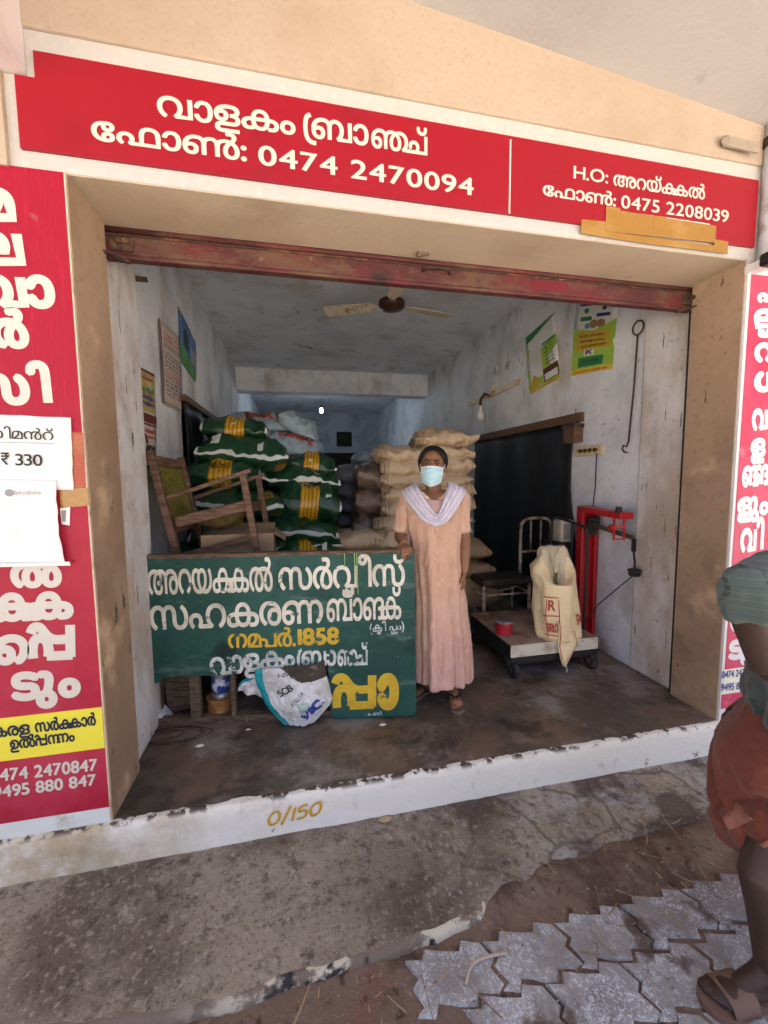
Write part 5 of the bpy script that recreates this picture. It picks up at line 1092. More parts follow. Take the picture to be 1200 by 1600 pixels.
def bagf(u, v, off=0):
    c, hw_, hd = bagring(v); a = 2*pi*u
    n_ = .022*noise.noise(V((cos(a)*2.2, sin(a)*2.2, v*4)))+.012*noise.noise(V((cos(a)*6, sin(a)*6, v*7)))
    p = V((c.x+(hw_+n_+off)*cos(a), c.y+(hd+n_+off)*sin(a), c.z))
    if v > .55 and sin(a) < 0:                                  # the mouth is cut low at the front
        p.z -= (v-.55)/.45*.30*(-sin(a))**1.5; p.y -= .03*(v-.55)
    p.z = max(p.z, ZD+.003)
    return p
mb = MB(); mb.grid(48, 30, bagf, uv=False); bmesh.ops.remove_doubles(mb.bm, verts=mb.bm.verts, dist=.0005); mb.build('body', m_bag, BAG, smooth=True, solid=.003)
mb = MB(); mb.grid(32, 4, lambda u, v: (lambda p, c: c+(p-c)*v)(bagf(u, .30), V((2.46, .83, .42))), uv=False); mb.build('cement', mat('sack_contents', (.34, .20, .07), rough=.9), BAG, smooth=True)
LP = cr([(-.050, -.17), (-.056, -.08), (-.036, -.005), (-.004, .020), (.026, .002), (.040, -.05), (.034, -.11), (.016, -.16)], 3)
def linf(u, v):
    a = 2*pi*u; p = bagf(u, 1.0); k = v*(len(LP)-1); i = min(int(k), len(LP)-2); f = k-i
    dr_, dz = LP[i][0]*(1-f)+LP[i+1][0]*f, LP[i][1]*(1-f)+LP[i+1][1]*f
    w = 1+.55*noise.noise(V((cos(a)*3.5, sin(a)*3.5, v*2)))+.35*noise.noise(V((cos(a)*9, sin(a)*9, v*3)))
    q = p+V((cos(a), sin(a), 0))*dr_*w+V((0, 0, dz*(1+.2*sin(a*5))))
    if sin(a) < 0: q.y -= -dz*.12*(-sin(a))
    return q
mb = MB(); mb.grid(72, 21, linf, uv=False); mb.build('plastic_liner', m_liner, BAG, smooth=True, fix=False)
def tailf(u, v):                                                # loose corner hanging over the deck edge
    l = [bpx(868, 955, .72), bpx(873, 985, .685), bpx(871, 1012, .655), bpx(879, 1040, .65)]; r = [bpx(893, 945, .73), bpx(898, 985, .69), bpx(902, 1008, .655), bpx(884, 1041, .65)]
    k = v*3; i = min(int(k), 2); f = k-i; a = l[i]*(1-f)+l[i+1]*f; b = r[i]*(1-f)+r[i+1]*f
    return a*(1-u)+b*u+V((0, -.022*sin(pi*u)-.012*noise.noise(V((u*4, v*5, 2))), 0))
mb = MB(); mb.grid(14, 20, tailf, uv=False); mb.build('loose_corner', m_bag, BAG, smooth=True, solid=.003)
for u0 in (.06, .93):
    mb = MB(); mb.grid(1, 14, lambda u, v: tailf(min(1, max(0, u0+.05*u)), .05+.85*v)+V((0, -.003, 0)), uv=False); mb.build('print', m_redpr, BAG)
mb = MB(); mb.tube([tailf(.5, 1.), tailf(.5, 1.)+V((.01, 0, -.02)), tailf(.5, 1)+V((.0, 0, -.035))], .003, 6); mb.build('tie_string', m_lwhite, BAG)
def bagtext(t, u0, v0, du, dv, bold=.04): lettering('print', t, lambda a, b, d: bagf(u0+a, v0+b, .006+d), du, dv, m_redpr, BAG, bold, .06)
bagtext('R', .615, .33, .045, .06, .03); bagtext('അഗ', .60, .18, .075, .06); bagtext('കേരള വളം', .59, .06, .10, .03, .02); bagtext('R', .82, .22, .04, .06, .03)
for v0 in (.15, .29, .42):
    mb = MB(); mb.grid(12, 1, lambda u, v: bagf(.58+.11*u, v0+.008*v, .006), uv=False); mb.build('print', m_redpr, BAG)
mb = MB(); mb.grid(1, 14, lambda u, v: bagf(.60+.006*u, .05+.36*v, .006), uv=False); mb.grid(1, 14, lambda u, v: bagf(.685+.006*u, .05+.36*v, .006), uv=False); mb.build('print', m_redpr, BAG)
# red tin on the deck
tp = onz(787, 989, ZD); K = thing('red_tin', (tp.x, tp.y, ZD), 'small open red tin on the left side of the scale deck', 'tin')
MB().lathe((tp.x, tp.y, ZD+.001), [(.0, 0), (.062, .0), (.064, .004), (.061, .01), (.061, .088), (.064, .092), (.060, .092), (.058, .088), (.058, .03), (.0, .03)], 30).build('body', mat('red_tin_print', (.46, .02, .035), [((.6, .45, .4), 16, .62, .66), ((.2, .02, .02), 6, .55, .7)], rough=.35), K)
MB().lathe((tp.x, tp.y, ZD+.086), [(.0645, 0), (.0655, .004), (.0645, .008)], 30).build('rim', m_tin, K, smooth=True)
# metal chair behind the scale
m_cwh = mat('chipped_white_steel', (.38, .31, .23), [((.20, .11, .06), 12, .48, .6), ((.62, .6, .55), 5, .5, .7)], rough=.6, bump=.2); m_dseat = mat('dark_seat', (.035, .028, .022), [((.10, .06, .03), 10, .55, .7)], rough=.5)
MC = thing('metal_chair', (2.35, 1.62, 0), 'rusty white metal chair with a dark seat behind the platform scale', 'chair')
def mc(cx, cy, Y): return ony(700+cx/3.158, 760+cy/3.158, Y)
YA, YB = 1.37, 1.60
sL, sR = mc(178, 470, YA), mc(300, 520, YA-.0); sz = (sL.z+sR.z)/2+.02
xA, xB = sL.x, sL.x+.42
MB().box((xA-.01, YA-.01, sz-.01), (xB+.01, YB+.02, sz+.045)).build('seat', m_dseat, MC, bevel=.01)
for (x, y) in ((xA, YA), (xB, YA), (xA+.03, YB), (xB-.03, YB)):
    MB().cyl((x, y, 0), (x, y, sz-.01), .014, n=10).build('leg', m_cwh, MC, smooth=True)
mb = MB(); 
c0, c1 = mc(355, 350, YB), mc(505, 300, YB); zt_ = mc(430, 158, YB).z; xl_, xr_ = mc(360, 200, YB).x, mc(508, 230, YB).x
mb.tube(cr([(xl_, YB, sz), (xl_, YB, zt_-.10), (xl_+.02, YB, zt_-.03), (xl_+.08, YB, zt_), (xr_-.08, YB, zt_), (xr_-.02, YB, zt_-.03), (xr_, YB, zt_-.10), (xr_, YB, sz)], 5), .014, 10); mb.build('back_frame', m_cwh, MC, smooth=True)
for f in (.33, .66): MB().cyl((xl_+(xr_-xl_)*f, YB, zt_-.02), (xl_+(xr_-xl_)*f, YB, zt_-.30), .009, n=8).build('back_bar', m_cwh, MC, smooth=True)
MB().cyl((xl_, YB, zt_-.30), (xr_, YB, zt_-.30), .011, n=8).build('cross_bar', m_cwh, MC, smooth=True)
mb = MB()
for y in (YA, YB): mb.cyl((xA, y, sz-.09), (xB, y, sz-.09), .009, n=8)
for x in (xA, xB): mb.cyl((x, YA, sz-.09), (x, YB, sz-.09), .009, n=8)
mb.build('stretcher', m_cwh, MC, smooth=True)
mb = MB(); mb.grid(14, 12, lambda u, v: V((xA+.03+.30*u, YA+.01+.3*v, sz-.075+.03*(2*u-1)**2+.02*(2*v-1)**2+.008*noise.noise(V((u*5, v*5, 1))))), uv=False)
tag(mb.build('polythene_bag', mat('clear_polythene', (.6, .6, .5), [((.2, .45, .25), 6, .6, .66)], rough=.2, alpha=.7), origin=(xA+.1, YA+.1, sz-.07), smooth=True, solid=.002), 'crumpled clear polythene bag tucked under the dark seat of the metal chair', 'bag')
# cream jerrycan in the corner behind the scale
jc = onx(885, 830, 2.98); jc = V((2.93, 1.22, jc.z-.10)); K = thing('cream_container', (jc.x, jc.y, .0), 'cream plastic container on a dark stool beside the red column', 'container')
j0 = ony(874, 842, 1.22); j1 = ony(896, 812, 1.22)
mb = MB(); mb.box((j0.x, 1.20, j0.z-.03), (j1.x, 1.36, j1.z)); mb.build('body', mat('cream_plastic', (.56, .50, .36), [((.36, .33, .28), 5, .5, .7)], rough=.45), K, bevel=.018)
mb = MB(); mb.box((j0.x+.02, 1.195, j0.z+.0), (j1.x-.02, 1.2, j1.z-.03)); mb.build('label', m_grey, K)
mb = MB(); mb.box((j0.x-.03, 1.16, 0), (j1.x+.05, 1.4, j0.z-.031)); mb.build('stool', m_blk2, K, bevel=.01)

# ================================================================== PEOPLE
def skinmat(name, a, b): return mat(name, a, [(b, 6, .4, .7), (tuple(c*.75 for c in a), 25, .55, .75)], rough=.5, spec=.35, bump=.08, bscale=90)
def hand(mb, wrist, f, n, thumb, sc=1., curl=(30, 40, 30), spread=5, tcurl=20):
    """five-fingered hand: f = towards the fingers, n = way the palm faces, thumb = which side the thumb leaves"""
    f = V(f).normalized(); n = (V(n)-f*V(n).dot(f)).normalized(); s_ = f.cross(n).normalized()*thumb
    W_ = V(wrist)
    mb.tube([W_-f*.015*sc, W_+f*.02*sc, W_+f*.06*sc, W_+f*.085*sc], [.020*sc, .026*sc, .036*sc, .036*sc], 14, round_ends=True, flat=.42, ref=s_)
    for k, (off, L) in enumerate(((.029, .066), (.010, .077), (-.010, .071), (-.028, .055))):
        a = radians(spread)*(1.5-k)*.5; d = (f*cos(a)+s_*sin(a)).normalized(); p = W_+f*(.084-.004*abs(k-1))*sc+s_*off*sc
        P = [p-d*.02*sc, p]; ca = 0
        for seg, c in zip((.45, .31, .24), curl):
            ca += radians(c*(1+.06*k)); e = d*cos(ca)+n*sin(ca); p = p+e*L*seg*sc*1.05; P.append(p)
        r = (.0088-.0006*k+.0004*(k == 1))*sc
        mb.tube(P, [r*1.1, r*1.1, r, r*.95, r*.8], 9, round_ends=True)
    p = W_+f*.022*sc+s_*.026*sc; d = (f*.62+s_*.75+n*.22).normalized(); P = [p-d*.012*sc, p+d*.02*sc]
    e = (f*.85+s_*.32+n*(.25+sin(radians(tcurl)))).normalized(); P.append(P[-1]+e*.032*sc); e = (f*.9+n*(.3+sin(radians(tcurl)))-s_*.05).normalized(); P.append(P[-1]+e*.026*sc)
    mb.tube(P, [.013*sc, .0115*sc, .0098*sc, .008*sc], 9, round_ends=True)
def foot(mb, heel, toe, sc=1., zs=.02):
    h, t = V(heel), V(toe); d = (t-h); d.z = 0; L = d.length; d.normalize(); s_ = V((-d.y, d.x, 0)); z = V((0, 0, 1))
    mb.tube([h+z*(zs+.022)+d*.02, h+d*L*.3+z*(zs+.026), h+d*L*.55+z*(zs+.020), h+d*L*.76+z*(zs+.014)], [.028*sc, .031*sc, .036*sc, .040*sc], 14, round_ends=True, ref=s_, flat=.62)
    mb.tube([h+d*.045+z*(zs+.085), h+d*L*.30+z*(zs+.055), h+d*L*.55+z*(zs+.03)], [.032*sc, .030*sc, .026*sc], 12, round_ends=True)
    for k in range(5):
        o = (-.030+.015*k)*sc; r = (.0105, .0082, .0078, .0074, .0068)[k]*sc; l = (1., 1.01, .98, .94, .89)[k]
        mb.tube([h+d*L*.72+s_*o*.9+z*(zs+.012), h+d*L*(.88*l)+s_*o+z*(zs+.013), h+d*(L*l-.012)+s_*o*1.05+z*(zs+.009)], [r*1.2, r*1.1, r], 8, round_ends=True)
def head(mb, c, M, sc=1.):
    """M: rotation, local -y is the way the face looks"""
    q = lambda x, y, z: V(c)+M @ (V((x, y, z))*sc)
    R = M.to_3x3().to_4x4()
    mb.ell(q(0, .014, .030), (.072*sc, .090*sc, .082*sc), 24, 16, R)              # skull
    mb.ell(q(0, -.018, -.015), (.062*sc, .066*sc, .080*sc), 24, 16, R)            # face
    mb.ell(q(0, -.040, -.070), (.036*sc, .036*sc, .034*sc), 18, 12, R)            # jaw and chin
    mb.ell(q(-.036, -.050, -.018), (.024*sc, .022*sc, .020*sc), 12, 8, R); mb.ell(q(.036, -.050, -.018), (.024*sc, .022*sc, .020*sc), 12, 8, R)
    mb.tube([q(0, -.083, .018), q(0, -.092, -.006), q(0, -.102, -.024)], [.008*sc, .010*sc, .013*sc], 10, round_ends=True)   # nose
    mb.ell(q(-.011, -.090, -.027), (.009*sc, .010*sc, .008*sc), 8, 6, R); mb.ell(q(.011, -.090, -.027), (.009*sc, .010*sc, .008*sc), 8, 6, R)
    mb.ell(q(0, -.076, -.048), (.024*sc, .010*sc, .006*sc), 12, 6, R); mb.ell(q(0, -.075, -.058), (.021*sc, .010*sc, .007*sc), 12, 6, R)   # lips
    mb.ell(q(0, -.070, .026), (.054*sc, .018*sc, .010*sc), 16, 8, R)              # brow ridge
    for s_ in (-1, 1): mb.ell(q(.073*s_, .012, -.004), (.010*sc, .019*sc, .030*sc), 12, 8, R); mb.ell(q(.072*s_, .006, -.028), (.008*sc, .010*sc, .011*sc), 8, 6, R)
    return q
m_skw = skinmat('brown_skin', (.22, .102, .050), (.27, .135, .07)); m_hair = mat('black_hair', (.010, .009, .009), [((.028, .026, .026), 30, .5, .7, {'st': (6, 1, 1)})], rough=.4, bump=.4, bscale=90)
m_eyew = mat('eye_white', (.28, .25, .22), rough=.3); m_iris = mat('dark_iris', (.015, .009, .006), rough=.2)
m_dress = mat('peach_cotton', (.60, .365, .245), [((.64, .44, .32), 5, .48, .72, {'d': 5}), ((.66, .50, .36), 9, .52, .68, {'g': [('Z', .85, 1.25)]}), ((.60, .37, .31), 3, .38, .58, {'g': [('Z', .75, .2)]}), ((.43, .25, .19), 14, .50, .66, {'st': (2, 2, .25), 'f': .6}), ((.66, .47, .38), 18, .54, .70, {'d': 8, 'f': .7})], rough=.85, bump=.25, bscale=120, sheen=.2)
m_shawl = mat('pale_lilac_cotton', (.66, .62, .68), [((.54, .50, .56), 30, .5, .68, {'st': (1, 1, .6)})], rough=.85, bump=.2, bscale=140, sheen=.2)
m_mask = mat('surgical_blue', (.44, .66, .70), [((.52, .72, .75), 12, .5, .7)], rough=.8); m_maskw = mat('mask_white', (.78, .82, .82), rough=.8)
m_sole = mat('tan_sole', (.20, .14, .095), [((.13, .09, .06), 12, .5, .7)], rough=.7); m_strap = mat('black_strap', (.02, .018, .018), rough=.5)
ORW = V((1.585, .566, 0)); fw = V((CAM_LOC.x-ORW.x, CAM_LOC.y-ORW.y, 0)).normalized(); exw = V((-fw.y, fw.x, 0)); eyw = -fw
MW = Matrix((exw, eyw, V((0, 0, 1)))).transposed().to_4x4()
WP = Plane(ORW, exw, (0, 0, 1))
def wl(px, py, dy=0.):
    d = ray(px, py); o = ORW+eyw*dy; t = (o-CAM_LOC).dot(eyw)/d.dot(eyw); return CAM_LOC+d*t
WO = thing('person', tuple(ORW), 'woman in long peach dress, lilac shawl and blue face mask, hand on the signboard', 'person')
mb = MB()
hc = wl(676, 728.5, .0)
Rh = MW @ Matrix.Rotation(radians(-2), 4, 'Z') @ Matrix.Rotation(radians(2), 4, 'Y')
q = head(mb, hc, Rh, .99)
nb_ = wl(678, 770, .02)
mb.tube([q(0, .02, -.05), q(0, .022, -.085), nb_+V((0, 0, .02)), nb_-V((0, 0, .04))], [.047, .045, .047, .062], 18, round_ends=True)
def ringloft(mb, rows, n=40, fold=None, cap=True):
    rr = []
    for (py, l, r, hd, dy) in rows:
        a, b = wl(l, py, dy), wl(r, py, dy); c = (a+b)/2; hw_ = (b-a).length/2
        ring = []
        for k in range(n):
            t = 2*pi*k/n; f = fold(t, py) if fold else 0
            ring.append(mb.bm.verts.new(c+exw*(hw_+f)*copysign(abs(cos(t))**.85, cos(t))+eyw*(hd+f)*copysign(abs(sin(t))**.9, sin(t))))
        rr.append(ring)
    mb.skin(rr, cap)
ringloft(mb, [(766, 652, 704, .045, .02), (774, 640, 716, .076, .02), (790, 645, 712, .092, .015), (805, 645, 712, .095, .01), (850, 650, 709, .07, .01), (900, 652, 712, .09, .0), (950, 655, 712, .08, .0)])
hL, hR = wl(668, 925, .01), wl(704, 925, .01)
kn_r, an_r = wl(705, 1000, .0), onz(705, 1066, .10); fr_h = onz(704, 1083, 0); fr_t = onz(713, 1107, 0)
an_l = wl(672, 1058, .02); fl_h = onz(676, 1074, 0); fl_t = onz(655, 1086, 0)
fl_t = fl_h+(fl_t-fl_h).normalized()*.225; fr_t = fr_h+(fr_t-fr_h).normalized()*.228
mb.tube([hR, kn_r, fr_h+(fr_t-fr_h).normalized()*.05+V((0, 0, .10))], [.085, .052, .033], 16, round_ends=True)
mb.tube([hL, wl(676, 1000, .01), fl_h+(fl_t-fl_h).normalized()*.05+V((0, 0, .10))], [.085, .052, .033], 16, round_ends=True)
foot(mb, fr_h, fr_t, .96); foot(mb, fl_h, fl_t, .96)
# hand on the board
shl, ell_, wrl = wl(643, 781, .02), wl(625, 838, .05), BP.at(BP.hit(633, 850)[0], 0, -.065); zt_b = BP.hit(640, 867)[1]
wrl.z = zt_b+.055
mb.tube([shl, (shl+ell_)/2, ell_], [.046, .041, .036], 16, round_ends=True); mb.tube([ell_, ell_*.6+wrl*.4, wrl], [.036, .034, .024], 16, round_ends=True)
nrm = BP.n
hand(mb, wrl, nrm+V((.12, 0, -.30)), V((0, 0, -1)), -1, .92, (38, 52, 38), 6, 10)
# hanging arm
shr, elr, wrr = wl(716, 781, .02), wl(727, 846, .03), wl(725.5, 893, -.01)
mb.tube([shr, (shr+elr)/2, elr], [.046, .041, .035], 16, round_ends=True); mb.tube([elr, elr*.6+wrr*.4, wrr], [.035, .033, .023], 16, round_ends=True)
hand(mb, wrr, V((0, 0, -1))+exw*(-.06)+fw*.12, -exw+fw*-.1, -1, .92, (22, 30, 22), 4, 12)
mb.build('body', m_skw, WO, remesh=.0042, smoothit=3)
for s_ in (-1, 1):
    ec = q(.0305*s_, -.0725, .010); e = MB(); e.ell(ec, (.0125, .0095, .0058), 14, 10, Rh.to_3x3().to_4x4()); eo = e.build('eye', m_eyew, WO, smooth=True)
    e = MB(); e.ell(ec+fw*.0085+V((0, 0, -.0005)), (.0058, .003, .0056), 12, 8, Rh.to_3x3().to_4x4()); e.build('iris', m_iris, eo, smooth=True)
    e = MB(); e.tube([q(.012*s_, -.091, .027), q(.030*s_, -.086, .034), q(.050*s_, -.070, .028)], [.0035, .0042, .002], 8, flat=.5); e.build('eyebrow', m_hair, WO, smooth=True)
    e = MB(); e.tube([q(.014*s_, -.083, .0155), q(.030*s_, -.0855, .0195), q(.046*s_, -.074, .014)], .0020, 6); e.build('eyelid', m_hair, WO, smooth=True)
# hair: centre parted, drawn back
mb = MB()
def hairf(u, v):
    th = pi*2*u; ph = v*radians(118)
    x, y, z = sin(ph)*sin(th), sin(ph)*cos(th), cos(ph)
    if y < 0:                                                    # front hairline
        lim = radians(47+60*abs(sin(th))**2.4) ; ph = min(ph, lim+ (radians(118)-lim)*(1-min(1, -cos(th)*2.2)) if cos(th) > -.45 else lim); x, y, z = sin(ph)*sin(th), sin(ph)*cos(th), cos(ph)
    r = 1+.015*noise.noise(V((x*4, y*4, z*4)))
    return q(.087*x*r, .014+.100*y*r, .028+.093*z*r)
mb.grid(60, 26, hairf, uv=False); bmesh.ops.remove_doubles(mb.bm, verts=mb.bm.verts, dist=.0004); ho = mb.build('hair', m_hair, WO, smooth=True, solid=.006)
mb = MB(); mb.ell(q(0, .118, -.02), (.04, .032, .038), 16, 10); mb.build('hair_bun', m_hair, ho, smooth=True)
# mask with pleats and ear loops
mb = MB()
def maskf(u, v):
    s_ = 2*u-1; zz = -.010-.098*v-(.012*(1-s_*s_) if v > .5 else -.010*(1-s_*s_))*(1 if v > .5 else 1)
    wv = .064*(1-.22*max(0, v-.35)); x = wv*s_
    y = -.112+.055*abs(s_)**2.1-.008*sin(pi*v)+.020*max(0, v-.6)+.012*max(0, .25-v)*2+.0022*sin(v*22)*(1-s_**2)
    return q(x, y, zz*(1-.12*abs(s_)))
mb.grid(28, 24, maskf, mi=lambda i, j: 1 if (j < 2 or i < 1 or i > 26) else 0, uv=False); mk = mb.build('face_mask', [m_mask, m_maskw], WO, smooth=True, solid=.0018)
for s_ in (-1, 1):
    mb = MB(); mb.tube([q(.062*s_, -.058, -.020), q(.075*s_, -.015, .012), q(.080*s_, .018, .018), q(.078*s_, .026, -.012), q(.070*s_, -.01, -.060), q(.050*s_, -.055, -.088)], .0017, 6); mb.build('ear_loop', m_maskw, mk, smooth=True)
# dress with short sleeves
mb = MB()
def fold(t, py):
    k = max(0, min(1, (py-830)/220)); return (.011*sin(7*t+1.1+.5*sin(py*.02))+.008*sin(13*t+.3+py*.006)+.006*sin(4*t+2)+.004*sin(23*t+py*.011))*(.16+k)*(1.35 if sin(t) < 0 else .8)
ringloft(mb, [(762, 655, 700, .050, .02), (767, 640, 716, .068, .02), (774, 634, 721, .082, .02), (788, 635, 722, .098, .015), (806, 638, 720, .110, .01), (825, 640, 718, .108, .01), (850, 642, 717, .100, .01), (875, 645, 718, .105, .01), (905, 648, 721, .115, .005), (940, 650, 724, .122, .0), (975, 651, 728, .128, .0), (1010, 651, 731, .134, .0), (1040, 651, 733, .138, .0), (1058, 652, 733, .140, .0)], 72, fold)
for a, b, w1 in ((wl(641, 778, .02), wl(625.5, 829, .045), .052), (wl(717, 778, .02), wl(722.5, 829, .028), .052)):
    mb.tube([a-(b-a)*.12, a, (a+b)/2, b], [.045, .056, .050, .047], 20, flat=.95)
dr = mb.build('dress', m_dress, WO, remesh=.0058, smoothit=2)
wrinkle(dr, (.006, (9, 9, 2.2), 3), (.0035, (22, 22, 7), 8), (.006, (5, 5, 5), 1))
bm = bmesh.new(); bm.from_mesh(dr.data); kill = []                  # cut the V neckline
zt_n, zb_n = wl(679, 756, -.08).z, wl(680, 785, -.08).z
for f in bm.faces:
    c = f.calc_center_median()+V(WO.location); lx = (c-wl(679, 770, 0)).dot(exw); ly = (c-ORW).dot(eyw)
    if c.z > zb_n and ly < .06 and abs(lx) < .118*min(1.1, (c.z-zb_n)/(zt_n-zb_n)): kill.append(f)
    elif c.z > wl(679, 766, 0).z and abs(lx) < .098: kill.append(f)
bmesh.ops.delete(bm, geom=kill, context='FACES'); bm.to_mesh(dr.data); bm.free()
# neckline lace and shawl
m_lace = mat('lilac_lace', (.50, .33, .30), [((.40, .26, .25), 90, .5, .6)], rough=.85)
mb = MB(); mb.grid(10, 8, lambda u, v: wl(664+31*u, 781+20*v, -.080-.030*v-.020*sin(pi*u)), uv=False); mb.build('neck_panel', m_lace, WO, smooth=True, solid=.003)
inn = cr([(664, 752, .07), (654, 755, .05), (654, 762, -.01), (660, 774, -.065), (669, 788, -.098), (677, 799, -.118), (683, 804, -.125), (688, 797, -.120), (692, 785, -.105), (696, 772, -.075), (700, 760, -.02), (699, 753, .05), (690, 752, .08)], 6)
out = cr([(640, 772, .10), (628, 768, .07), (630, 776, -.02), (640, 790, -.075), (651, 804, -.112), (663, 816, -.132), (680, 823, -.142), (697, 817, -.134), (709, 803, -.114), (719, 786, -.07), (727, 772, -.015), (727, 766, .06), (716, 770, .10)], 6)
def shf(u, v):
    k = u*(len(inn)-1); i = min(int(k), len(inn)-2); f = k-i
    a = [x*(1-f)+y*f for x, y in zip(inn[i], inn[i+1])]; b = [x*(1-f)+y*f for x, y in zip(out[i], out[i+1])]
    p = wl(*[x*(1-v)+y*v for x, y in zip(a, b)])
    r = .013*abs(sin(v*pi*3.6+.5*sin(u*5)+.3))+.006*noise.noise(V((u*9, v*6, 2)))+.018*sin(pi*v)
    mid = exp(-((u-.5)/.06)**2)
    r += mid*.012*noise.noise(V((u*40, v*12, 1)))
    return p+fw*r+V((0, 0, r*.35))
mb = MB(); mb.grid(110, 40, shf, uv=False); mb.build('shawl', m_shawl, WO, smooth=True, solid=.004)
def sandal(o, h, t, sc, ms, mst, wide=False, zs=.02):
    d = (t-h); d.z = 0; L = d.length; d.normalize(); s_ = V((-d.y, d.x, 0)); z0 = h.z
    P = [(-.012, .0), (0, .026), (.06, .033), (.5*L, .037), (.78*L, .048), (.95*L, .040), (L+.012, .012), (L+.012, -.012), (.95*L, -.040), (.78*L, -.048), (.5*L, -.037), (.06, -.033), (0, -.026)]
    P = [tuple(p) for p in cr(P+[P[0]], 3)[:-1]]
    mb = MB(); mb.prism([(a, b*sc) for a, b in P], lambda u, v: V((h.x, h.y, z0+.001))+d*u+s_*v, lambda u, v: V((h.x, h.y, z0+zs))+d*u+s_*v)
    so_ = mb.build('sandal', ms, o, bevel=.003)
    mb = MB()
    B_ = V((h.x, h.y, z0+zs))
    if not wide:
        tp = B_+d*L*.80+V((0, 0, .012))
        for k in (-1, 1): mb.tube(cr([tuple(B_+d*L*.45+s_*k*.038*sc), tuple(B_+d*L*.52+s_*k*.032*sc+V((0, 0, .035))), tuple(B_+d*L*.66+s_*k*.012+V((0, 0, .044))), tuple(tp)], 5), .0075, 8, flat=.6)
    else:
        for w0, w1, hh in ((.52, .84, .050), (.14, .26, .075)):
            mb.grid(16, 8, lambda u, v: B_+d*L*(w0+(w1-w0)*v)+s_*cos(pi*u)*.046*sc+V((0, 0, sin(pi*u)**.7*(hh-.012*v)-.004)), uv=False)
    mb.build('strap', mst, so_, smooth=True, solid=.003 if wide else 0)
sandal(WO, fr_h, fr_t, .92, m_sole, m_strap); sandal(WO, fl_h, fl_t, .92, m_sole, m_strap)

# ---- man at the right edge, seen from his left side
GZ = -.186
m_skm = skinmat('dark_skin', (.046, .027, .020), (.066, .038, .028))
m_shirt = mat('grey_green_shirt', (.115, .155, .140), [((.045, .06, .06), 9, .0, .0), ], rough=.85, bump=.3, bscale=160, sheen=.2)
def check(m):
    n = m.node_tree.nodes; L = m.node_tree.links; p = n['Principled BSDF']; cur = p.inputs['Base Color'].links[0].from_socket
    src = [x for x in n if x.type == 'TEX_COORD'][0].outputs['Object']
    base = n.new('ShaderNodeRGB'); base.outputs[0].default_value = (.060, .080, .072, 1); cur = base.outputs[0]
    for ax, sc, ph, th, col in (('X', 17, .1, .93, (.022, .03, .03)), ('Z', 15, .5, .93, (.03, .04, .038)), ('Z', 60, 0, .8, (.075, .10, .09))):
        sx = n.new('ShaderNodeSeparateXYZ'); L.new(src, sx.inputs[0]); a = n.new('ShaderNodeMath'); a.operation = 'MULTIPLY_ADD'; a.inputs[1].default_value = sc; a.inputs[2].default_value = ph+10
        L.new(sx.outputs['XYZ'.index(ax)], a.inputs[0]); f = n.new('ShaderNodeMath'); f.operation = 'FRACT'; L.new(a.outputs[0], f.inputs[0]); g = n.new('ShaderNodeMath'); g.operation = 'GREATER_THAN'; g.inputs[1].default_value = th; L.new(f.outputs[0], g.inputs[0])
        h = n.new('ShaderNodeMath'); h.operation = 'MULTIPLY'; h.inputs[1].default_value = .75; L.new(g.outputs[0], h.inputs[0])
        mx = n.new('ShaderNodeMix'); mx.data_type = 'RGBA'; L.new(h.outputs[0], mx.inputs['Factor']); L.new(cur, mx.inputs['A']); mx.inputs['B'].default_value = (*col, 1); cur = mx.outputs['Result']
    L.new(cur, p.inputs['Base Color'])
check(m_shirt)
m_lungi = mat('rust_lungi', (.165, .045, .022), [((.12, .030, .016), 3, .4, .65), ((.19, .05, .03), 30, .5, .7)], rough=.85, bump=.25, bscale=120, sheen=.2); m_border = mat('lungi_border', (.24, .10, .07), [((.26, .1, .07), 20, .5, .65)], rough=.85)
MO = V((2.345, -.82, GZ)); MN = thing('person', tuple(MO), 'man in checked grey green shirt, rust red lungi and brown sandals, on the pavers', 'person')
mf = V((-.45, .89, 0)).normalized(); ml = V((-mf.y, mf.x, 0))   # his front and his left
def mp_(f_, l_, z_): return V((MO.x, MO.y, GZ))+mf*f_+ml*l_+V((0, 0, z_))
mb = MB()
Mh = Matrix((-ml, -mf, V((0, 0, 1)))).transposed().to_4x4()
hq = head(mb, mp_(.04, -.13, 1.54), Mh, 1.0)
mb.tube([hq(0, .02, -.05), hq(0, .03, -.09), mp_(-.01, -.05, 1.36)], [.055, .055, .07], 18, round_ends=True)
def mring(mb, rows, n=36, fold=None):
    rr = []
    for z_, hf, hl, cf, cl in rows:
        rr.append([mb.bm.verts.new(mp_(cf+(hf+(fold(2*pi*k/n, z_) if fold else 0))*cos(2*pi*k/n), cl+(hl+(fold(2*pi*k/n, z_) if fold else 0))*sin(2*pi*k/n), z_)) for k in range(n)])
    mb.skin(rr)
mring(mb, [(.80, .10, .15, 0, 0), (.95, .10, .145, 0, 0), (1.15, .10, .16, 0, 0), (1.30, .085, .165, 0, 0), (1.38, .05, .09, 0, 0)])
msh = mp_(0, .175, 1.335); mel = ony(1158, 918, -.98); mwr = ony(1190, 1040, -.945)
mb.tube([msh, (msh+mel)/2, mel], [.050, .042, .034], 16, round_ends=True); mb.tube([mel, mel*.6+mwr*.4, mwr], [.036, .038, .028], 16, round_ends=True)
hand(mb, mwr, (mp_(-.02, .10, .93)-mwr)+V((0, 0, -.10)), mp_(0, 0, 1.0)-mwr, 1, 1., (25, 35, 25), 6, 12)
rsh = mp_(0, -.175, 1.335); rel_ = mp_(-.03, -.23, 1.05); rwr = mp_(.04, -.22, .82)
